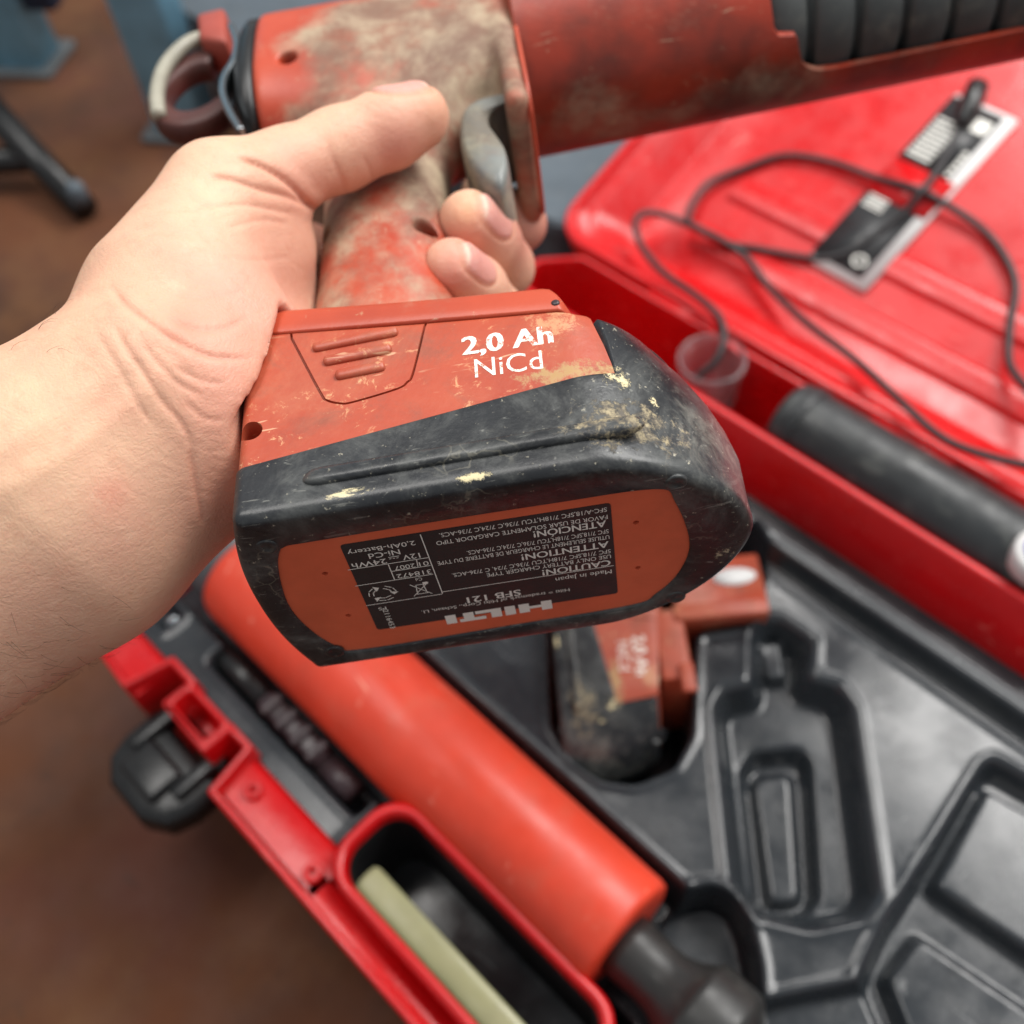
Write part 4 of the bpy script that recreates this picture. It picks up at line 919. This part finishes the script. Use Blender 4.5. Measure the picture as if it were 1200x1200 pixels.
# hook at the rear: flat brown ring, steel wire, red bracket, chrome clip
def hk(px, py, Y=36.0): q = loc(px, py, 1, Y); return np.array(q)
cen = hk(234, 112); rx = np.linalg.norm(hk(180, 112) - cen)
u1 = np.array([1.0, 0, 0]); u2 = np.array([0, 0, 1.0])
ringpts = []
g = G(); lo = []
for a in np.radians(np.linspace(75, 320, 34)):
    e = u1 * math.cos(a) + u2 * math.sin(a) * 1.45; c0 = cen + e * rx * 0.76
    lo.append([c0 + e * dx + np.array([0, dy, 0]) for dx, dy in ((-4.2, -4), (-3, -5.2), (3, -5.2), (4.2, -4), (4.2, 4), (3, 5.2), (-3, 5.2), (-4.2, 4))])
g.loft(lo); o = tp(g, 'hook_ring', 'hookbrown'); recalc(o)
wp = [hk(186, 136, 30), hk(184, 112, 29), hk(190, 86, 28.5), hk(203, 66, 28), hk(220, 51, 28), hk(240, 44, 29), hk(258, 42, 31)]
g = G(); g.tube(spline(wp, 6), 3.3, 12); o = tp(g, 'hook_wire', 'steel')
a, b = hk(236, 50, 30), hk(272, 44, 34)
g = G(); cbox = [hk(235, 30, 30), hk(268, 22, 30), hk(270, 62, 30), hk(238, 58, 30)]
g.loft([[p + np.array([0, yy, 0]) for p in cbox] for yy in (-6, 12)]); o = tp(g, 'hook_bracket', 'hookred', bevel=0.002); recalc(o)
cp = [hk(272, 34, 14), hk(279, 55, 14), hk(276, 75, 14), hk(265, 95, 14), hk(263, 115, 14), hk(272, 138, 14), hk(284, 158, 14)]
g = G(); sp = spline(cp, 6); g.loft([[p + np.array([dx, dy, 0]) for dx, dy in ((-1.6, -3), (1.6, -3), (1.6, 6), (-1.6, 6))] for p in sp]); o = tp(g, 'hook_clip', 'chrome', bevel=0.0008); recalc(o)
a, b = hk(268, 150, 36), hk(262, 146, 36); 
g = G(); g.tube([hk(282, 90, 36) , hk(300, 88, 36)], 9, 14); o = tp(g, 'hook_mount', 'blackp')

# ================================================================== THE HAND (one continuous skin)
def J(px, py, d): return ray(px, py) * d                      # camera-space mm
def Jl(x, y, z): return (RB @ (np.array([x, y, z]) / 1000) + TB) * 1000
hh = 1.5
lo_, hi_ = np.array([-175, -82, 228.0]), np.array([28, 150, 478.0])
gx, gy, gz = (np.arange(lo_[i], hi_[i], hh) for i in range(3))
D = np.full((len(gx), len(gy), len(gz)), 60.0, dtype=np.float32)
def cone(a, ra, b, rb, k=6.0, sq=1.0, n=(0, 0, 1)):
    global D
    a, b = np.array(a, float), np.array(b, float); m = max(ra, rb) + 3 * k + 4
    l, u = np.minimum(a, b) - m, np.maximum(a, b) + m
    sl = []
    for i, gg in enumerate((gx, gy, gz)):
        i0 = int(np.clip(np.searchsorted(gg, l[i]), 0, len(gg))); i1 = int(np.clip(np.searchsorted(gg, u[i]), 0, len(gg)))
        if i1 - i0 < 1: return
        sl.append(slice(i0, i1))
    PX, PY, PZ = np.meshgrid(gx[sl[0]], gy[sl[1]], gz[sl[2]], indexing='ij'); e = b - a; L = e @ e + 1e-9
    wx, wy, wz = PX - a[0], PY - a[1], PZ - a[2]; t_ = np.clip((wx * e[0] + wy * e[1] + wz * e[2]) / L, 0, 1)
    qx, qy, qz = wx - t_ * e[0], wy - t_ * e[1], wz - t_ * e[2]
    if sq != 1.0:
        n = np.array(n, float); n /= np.linalg.norm(n); dn = qx * n[0] + qy * n[1] + qz * n[2]; dd = np.sqrt(qx * qx + qy * qy + qz * qz + (sq * sq - 1) * dn * dn)
    else: dd = np.sqrt(qx * qx + qy * qy + qz * qz)
    d = dd - (ra + (rb - ra) * t_)
    s = tuple(sl); D[s] = smin(D[s].astype(np.float64), d, k).astype(np.float32)
NZ = (0.15, 0.25, 1)
# forearm and wrist
cone(J(-190, 745, 292), 46, J(60, 590, 292), 42.5, 8, 1.3, NZ)
cone(J(60, 590, 292), 42.5, J(185, 492, 298), 37.5, 10, 1.35, NZ)
cone(J(185, 492, 298), 37, J(235, 440, 312), 36, 12, 1.3, NZ)
# heel of the hand, thenar and hypothenar
cone(J(208, 392, 326), 27.5, J(278, 300, 343), 22.5, 14)
cone(J(246, 326, 338), 25, J(303, 283, 347), 17.0, 10)
cone(J(205, 520, 320), 27, J(275, 500, 350), 24, 14)
cone(J(224, 450, 338), 27, J(320, 410, 362), 22, 14)
# thumb
cone(J(205, 345, 312), 24.5, J(258, 234, 331), 16.8, 14)
cone(J(262, 232, 332), 17.5, J(335, 200, 344), 13.0, 8)
cone(J(335, 200, 344), 13.0, J(396, 176, 352), 13.3, 6)
cone(J(396, 176, 352), 13.2, J(455, 152, 356), 13.0, 5)
cone(J(455, 152, 356), 13.0, J(488, 137, 358), 11.6, 4)
# palm to knuckles
MC = {'i': (-10, 70, 190), 'm': (-15, 74, 166), 'r': (-15, 74, 139), 'p': (-10, 70, 113)}
for k_ in 'imrp': cone(J(258, 440, 328), 24, Jl(*MC[k_]), 15.5, 12)
cone(J(276, 300, 343), 19, Jl(*MC['i']), 15, 12)
# fingers
def finger(P, R, kk=4.0):
    P = [Jl(*p) for p in P]
    for i in range(len(P) - 1): cone(P[i], R[i], P[i + 1], R[i + 1], kk)
finger([MC['i'], (50, 90, 200), (82, 72, 196), (70, 54, 194)], (14.5, 12.5, 11.5, 9.5))
finger([MC['m'], (55, 92, 173), (73, 65, 161), (69, 46, 153), (64.5, 31, 147)], (14.5, 13, 12.6, 12.9, 11), 2.5)
finger([MC['r'], (50, 90, 143), (67, 63, 132), (62, 43.5, 124.5), (57, 28.5, 119)], (14.5, 12.5, 12.2, 12.4, 10.4), 2.5)
finger([MC['p'], (46, 84, 106), (66, 60, 98), (57, 44, 96)], (13, 11.5, 10.5, 9.0), 2.0)
# keep clear of the tool and the pack
PX, PY, PZ = np.meshgrid(gx, gy, gz, indexing='ij'); m_ = D < 8
Q = (np.stack([PX[m_], PY[m_], PZ[m_]], -1) / 1000 - TB) @ RB * 1000
bx = rbox(Q, (61, MY, 36), (64, MY, 43.5), 3)
dm = np.maximum(D[m_], -tool_sdf(Q) - 1.2); D[m_] = (-smin(-dm, bx - 0.4, 3.0)).astype(np.float32)
Vv, Ff = surfnets(D.astype(np.float64), np.array([gx[0], gy[0], gz[0]]), hh)
# relax, then one subdivision so creases have vertices to live on
me = bpy.data.meshes.new('tmp'); me.from_pydata(Vv.tolist(), [], Ff.tolist()); me.update(); tmp = bpy.data.objects.new('tmp', me); COL.objects.link(tmp)
s1 = tmp.modifiers.new('s', 'SMOOTH'); s1.factor = 0.5; s1.iterations = 4
s2 = tmp.modifiers.new('d', 'SUBSURF'); s2.levels = 1; s2.render_levels = 1
bpy.context.view_layer.update(); apply_mods(tmp)
bm = bmesh.new(); bm.from_mesh(tmp.data)
# keep the biggest island only
seen = set(); best = []
bm.verts.ensure_lookup_table()
for v in bm.verts:
    if v.index in seen: continue
    stck = [v]; seen.add(v.index); isl = []
    while stck:
        w = stck.pop(); isl.append(w)
        for e in w.link_edges:
            x = e.other_vert(w)
            if x.index not in seen: seen.add(x.index); stck.append(x)
    if len(isl) > len(best): best = isl
bs_ = set(best); bmesh.ops.delete(bm, geom=[v for v in bm.verts if v not in bs_], context='VERTS')
bmesh.ops.recalc_face_normals(bm, faces=bm.faces)
bm.normal_update(); bm.verts.ensure_lookup_table()
V0 = np.array([v.co[:] for v in bm.verts]); N0 = np.array([v.normal[:] for v in bm.verts])
faces = [[v.index for v in f.verts] for f in bm.faces]; bm.free(); bpy.data.objects.remove(tmp)
if (N0[:, 2] * (V0[:, 2] - V0[:, 2].mean())).sum() < 0: N0 = -N0
# creases: lines that follow the visible side of the palm and wrist
px_ = np.stack([600 + F * V0[:, 0] / V0[:, 2], 600 - F * V0[:, 1] / V0[:, 2]], 1); facing = (N0 * V0).sum(1) < 0
def dist_line(L):
    d = np.full(len(px_), 1e9); tt = np.zeros(len(px_)); n = len(L)
    for i in range(n - 1):
        a, b = np.array(L[i], float), np.array(L[i + 1], float); e = b - a; t_ = np.clip(((px_ - a) @ e) / (e @ e), 0, 1); q = np.linalg.norm(px_ - a - t_[:, None] * e, axis=1)
        m = q < d; d[m] = q[m]; tt[m] = (i + t_[m]) / (n - 1)
    return d, tt
disp = np.zeros(len(V0)); red = np.zeros(len(V0))
def crease(L, depth, w, bulge=0.35):
    L = [tuple(p) for p in spline(L, 5)]; d, tt = dist_line(L); fade = np.clip(np.sin(np.pi * np.clip(tt, 0.02, 0.98)) * 2.2, 0, 1) * facing
    global disp, red
    depth *= 0.52; w *= 0.68
    disp -= depth * np.exp(-(d / w) ** 2) * fade; disp += depth * bulge * np.exp(-((d - 3.2 * w) / (2.2 * w)) ** 2) * fade
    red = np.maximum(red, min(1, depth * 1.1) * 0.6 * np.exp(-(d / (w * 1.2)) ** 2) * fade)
crease([(374, 248), (360, 238), (345, 222), (325, 205), (300, 192), (275, 184)], 2.6, 5)
crease([(362, 243), (335, 230), (305, 222), (268, 210), (242, 208)], 1.5, 4.4)
crease([(350, 252), (320, 246), (285, 240), (250, 242), (235, 240)], 0.6, 3.5)
crease([(340, 262), (305, 258), (262, 268)], 0.4, 3.5)
crease([(130, 335), (145, 355), (170, 375), (205, 400), (250, 418), (300, 420)], 1.1, 5)
crease([(195, 372), (225, 385), (262, 385), (290, 372)], 0.6, 5)
crease([(128, 372), (150, 410), (170, 440), (190, 470), (215, 500), (230, 540)], 0.8, 5)
crease([(110, 385), (135, 425), (160, 470), (180, 500)], 0.45, 4.5)
crease([(165, 400), (185, 425), (210, 450), (240, 465)], 0.55, 4)
crease([(222, 520), (228, 560), (236, 600), (238, 615)], 0.9, 5)
crease([(205, 430), (235, 445), (262, 450)], 0.5, 4); crease([(215, 470), (240, 490), (262, 492)], 0.45, 4); crease([(200, 345), (240, 350), (290, 340)], 0.35, 4); crease([(250, 300), (300, 305), (345, 300)], 0.3, 4)
for k_ in range(60):                                            # fine skin lines
    x0, y0 = rng.uniform(130, 340), rng.uniform(250, 600); an_ = rng.normal(0.6 if y0 > 400 else 0.1, 0.3); ln_ = rng.uniform(20, 55)
    crease([(x0, y0), (x0 + ln_ / 2 * math.cos(an_), y0 + ln_ / 2 * math.sin(an_) + rng.normal(0, 3)), (x0 + ln_ * math.cos(an_), y0 + ln_ * math.sin(an_))], rng.uniform(0.05, 0.14), 2.8)
crease([(408, 232), (398, 205), (388, 180), (386, 165)], 0.5, 5); crease([(436, 212), (432, 196), (424, 182)], 0.4, 4.5)
crease([(392, 150), (402, 138), (410, 128)], 0.35, 4); crease([(404, 146), (412, 134), (418, 126)], 0.3, 3.5)
# tendons under the wrist
for L, a_ in (([(-60, 610), (60, 545), (160, 470), (215, 420)], 0.55), ([(-60, 560), (60, 495), (140, 430), (190, 380)], 0.4)):
    d, tt = dist_line(L); disp += a_ * np.exp(-(d / 16) ** 2) * facing
V1 = V0 + N0 * disp[:, None]
# nails: flat plates at the finger ends
tint = np.tile(np.array(lin(224, 182, 152)[:3]), (len(V0), 1))
def spot(px, py, r, col, amt):
    w = np.exp(-(((px_ - np.array([px, py])) ** 2).sum(1) / r ** 2)) * amt
    global tint
    tint = tint * (1 - w[:, None]) + np.array(lin(*col)[:3]) * w[:, None]
spot(285, 350, 105, (218, 156, 138), 0.85); spot(250, 470, 85, (210, 144, 124), 0.9); spot(245, 590, 60, (196, 128, 110), 0.8)
spot(350, 215, 60, (214, 148, 128), 0.75); spot(465, 170, 50, (212, 144, 126), 0.85); spot(550, 280, 38, (214, 146, 128), 0.85); spot(532, 325, 35, (216, 148, 132), 0.85); spot(625, 265, 45, (194, 128, 114), 0.85)
spot(50, 500, 150, (228, 188, 154), 0.7); spot(160, 630, 100, (210, 162, 136), 0.75); spot(60, 760, 120, (206, 160, 136), 0.7); spot(150, 420, 60, (226, 178, 150), 0.6)
spot(250, 220, 60, (234, 192, 162), 0.6); spot(505, 118, 26, (230, 164, 132), 0.6); spot(548, 246, 18, (234, 176, 134), 0.6); spot(130, 580, 26, (214, 140, 118), 0.6); spot(215, 385, 30, (208, 134, 112), 0.6)
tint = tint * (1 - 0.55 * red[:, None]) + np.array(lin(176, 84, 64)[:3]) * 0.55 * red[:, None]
def nail(c, along, normal, ln_, wd):
    """press a flat, slightly domed plate into the finger end: c centre, along the finger to its tip, normal out of the nail"""
    global V1, tint
    a_ = along / np.linalg.norm(along); n_ = normal - a_ * (normal @ a_); n_ /= np.linalg.norm(n_); s_ = np.cross(a_, n_)
    q = V1 - c; x, y, z = q @ a_, q @ s_, q @ n_
    rr = (np.abs(x / ln_) ** 3 + np.abs(y / wd) ** 3) ** (1 / 3); m = (rr < 1.5) & (z > -6)
    inside = np.clip((1.0 - rr) / 0.08, 0, 1) * m; rim_ = np.exp(-((rr - 1.06) / 0.09) ** 2) * m
    V1 = V1 - n_ * (0.55 * rim_)[:, None] + n_ * (0.35 * inside)[:, None]
    free = inside * np.clip((x / ln_ - 0.76) / 0.1, 0, 1)
    tint = tint * (1 - 0.85 * inside[:, None]) + np.array(lin(214, 154, 146)[:3]) * 0.85 * inside[:, None]
    tint = tint * (1 - 0.9 * free[:, None]) + np.array(lin(226, 200, 180)[:3]) * 0.9 * free[:, None]
    tint = tint * (1 - 0.5 * rim_[:, None]) + np.array(lin(206, 140, 112)[:3]) * 0.5 * rim_[:, None]
for a, b, r_, n_, ln_, wd_ in ((Jl(69, 46, 153), Jl(64.5, 31, 147), 12.2, (1.0, 0.1, 0.12), 9.4, 7.2), (Jl(62, 43.5, 124.5), Jl(57, 28.5, 119), 11.6, (1.0, 0.12, 0.16), 8.8, 6.6)):
    al = (b - a) / np.linalg.norm(b - a); n_ = np.array(n_); n_ = n_ - al * (n_ @ al); n_ /= np.linalg.norm(n_)
    nail(b - al * 2.0 + n_ * (r_ - 1.0), al, n_, ln_, wd_)
a, b = J(455, 152, 356), J(488, 137, 358); al = b - a
nail((a + b) / 2 + al * 0.1 + np.array([-1.5, 10.0, -5.0]), al, np.array([-0.15, 1.0, -0.46]), 9.5, 7.6)
W3 = camw(V1 / 1000); org = camw(J(60, 590, 292)[None] / 1000)[0]
hand = mk('person', W3, faces, 'skin', None, origin=org)
recalc(hand)
ca = hand.data.color_attributes.new('tint', 'FLOAT_COLOR', 'POINT'); ca.data.foreach_set('color', np.concatenate([tint, np.ones((len(tint), 1))], 1).ravel())
tag(hand, 'bare left forearm and hand of a person, palm up, gripping the dirty pistol grip', 'person')
# sparse dark hairs on the forearm
g = G(); cand = np.nonzero((px_[:, 0] < 190) & (px_[:, 1] > 330) & (N0[:, 2] < 0.75))[0]; Nw = N0 @ RC.T
wgt = np.clip((px_[cand, 1] - 640) / 120, 0, 1) * np.clip((190 - px_[cand, 0]) / 100, 0, 1) + 0.9 * (px_[cand, 1] < 420) * (px_[cand, 0] < 70); wgt /= wgt.sum()
for i in rng.choice(cand, 150, p=wgt):
    p0 = W3[i]; nrm = Nw[i] / np.linalg.norm(Nw[i]); dr = RC @ np.array([0.75 + rng.normal(0, 0.35), -0.35 + rng.normal(0, 0.5), 0.1]); dr -= nrm * (dr @ nrm); dr /= np.linalg.norm(dr)
    ln_ = rng.uniform(0.004, 0.0085); bend = rng.normal(0, 0.3); sd = np.cross(dr, nrm)
    g.tube([p0 - nrm * 0.0003, p0 + nrm * 0.0009 + dr * ln_ * 0.35, p0 + nrm * 0.0013 + dr * ln_ * 0.7 + sd * ln_ * bend * 0.2, p0 + nrm * 0.001 + dr * ln_ + sd * ln_ * bend * 0.5], [0.00004, 0.000035, 0.00003, 0.000015], 3, True)
o = mk('arm_hair', g.v, g.f, 'hair', hand, origin=org); o['kind'] = 'stuff'

# ================================================================== BACKGROUND on the floor
def flo(px, py, z=0.0):                     # pixel -> world metres on the floor (or height z metres above it)
    p = uv(px, py, z / K - RIM); return np.array([p[0] * K, p[1] * K, z])
def post(name, foot_px, wx, wy, hgt, mat, label, cat, yaw, base=True):
    b = flo(*foot_px); r = empty(name, Vector(b), label, cat); r.rotation_euler = (0, 0, yaw)
    g = G(); g.loft([[(x, y, z) for x, y in rrect(-wx / 2, wx / 2, -wy / 2, wy / 2, 0.005, 4)] for z in (0.004, hgt)]); g.build('post', mat, r)
    if base: g = G(); g.loft([[(x, y, z) for x, y in rrect(-wx / 2 - 0.012, wx / 2 + 0.012, -wy / 2 - 0.012, wy / 2 + 0.012, 0.006, 4)] for z in (0.0, 0.006)]); g.build('foot_plate', 'greycap', r, bevel=0.001)
    return r
post('bench_leg', (222, 148), 0.050, 0.040, 0.72, 'bluesteel', 'pale blue square steel bench leg standing behind the tool hook', 'bench leg', math.radians(35))
r = post('bench_leg', (36, 72), 0.055, 0.045, 0.72, 'bluesteel', 'blue steel bench leg with navy brace and pale foot plate', 'bench leg', math.radians(35))
g = G(); g.box((0.03, -0.012, 0.06), (0.062, 0.012, 0.5)); g.build('brace', 'navy', r, bevel=0.003)
# black stool leg with pale foot
a = flo(100, 245, 0.012); b = flo(-60, 75, 0.10); c = flo(-90, 205, 0.012); k = flo(42, 185, 0.03)
st = empty('stool_base', Vector((a[0], a[1], 0)), 'black splayed stool base with a pale round castor on its leg', 'stool'); so = np.array(st.location)
g = G(); g.tube([b, k, a], [0.014, 0.013, 0.012], 12); mk('leg', g.v, g.f, 'blackp', st, origin=so)
g = G(); g.tube([c, (c + k) / 2 + np.array([0, 0, 0.004]), k], [0.012, 0.012, 0.012], 12); mk('leg', g.v, g.f, 'blackp', st, origin=so)
w_ = flo(90, 224, 0.030); g = G(); g.loft([[w_ + np.array([0.008 * sc * math.cos(t_), 0.008 * sc * math.sin(t_), zz * 0.7]) for t_ in np.linspace(0, 2 * math.pi, 18, endpoint=False)] for sc, zz in ((0.5, -0.018), (0.9, -0.014), (1, -0.004), (0.95, 0.006), (0.6, 0.012))]); mk('castor', g.v, g.f, 'slate', st, origin=so)
# slate grey storage box behind the case
g = G(); lp = []
for d, z in ((0.012, 0.0), (0.004, 0.004), (0.0, 0.08), (-0.006, 0.082), (-0.006, 0.090), (-0.004, 0.0925), (0.012, 0.0925), (0.016, 0.0905), (0.06, 0.0905)):
    lp.append([(x, y, z) for x, y in rrect(-1.06 * K + d, -0.475 * K - d, 0.492 * K + d, 1.10 * K - d, 0.02, 5)])
g.loft(lp); o = mk('storage_box', g.v, g.f, 'slate', None, origin=np.array([-0.65, 0.68, 0.0])); recalc(o); autosmooth(o, 40)
tag(o, 'flat slate grey plastic storage box on the floor beside the red lid', 'box')
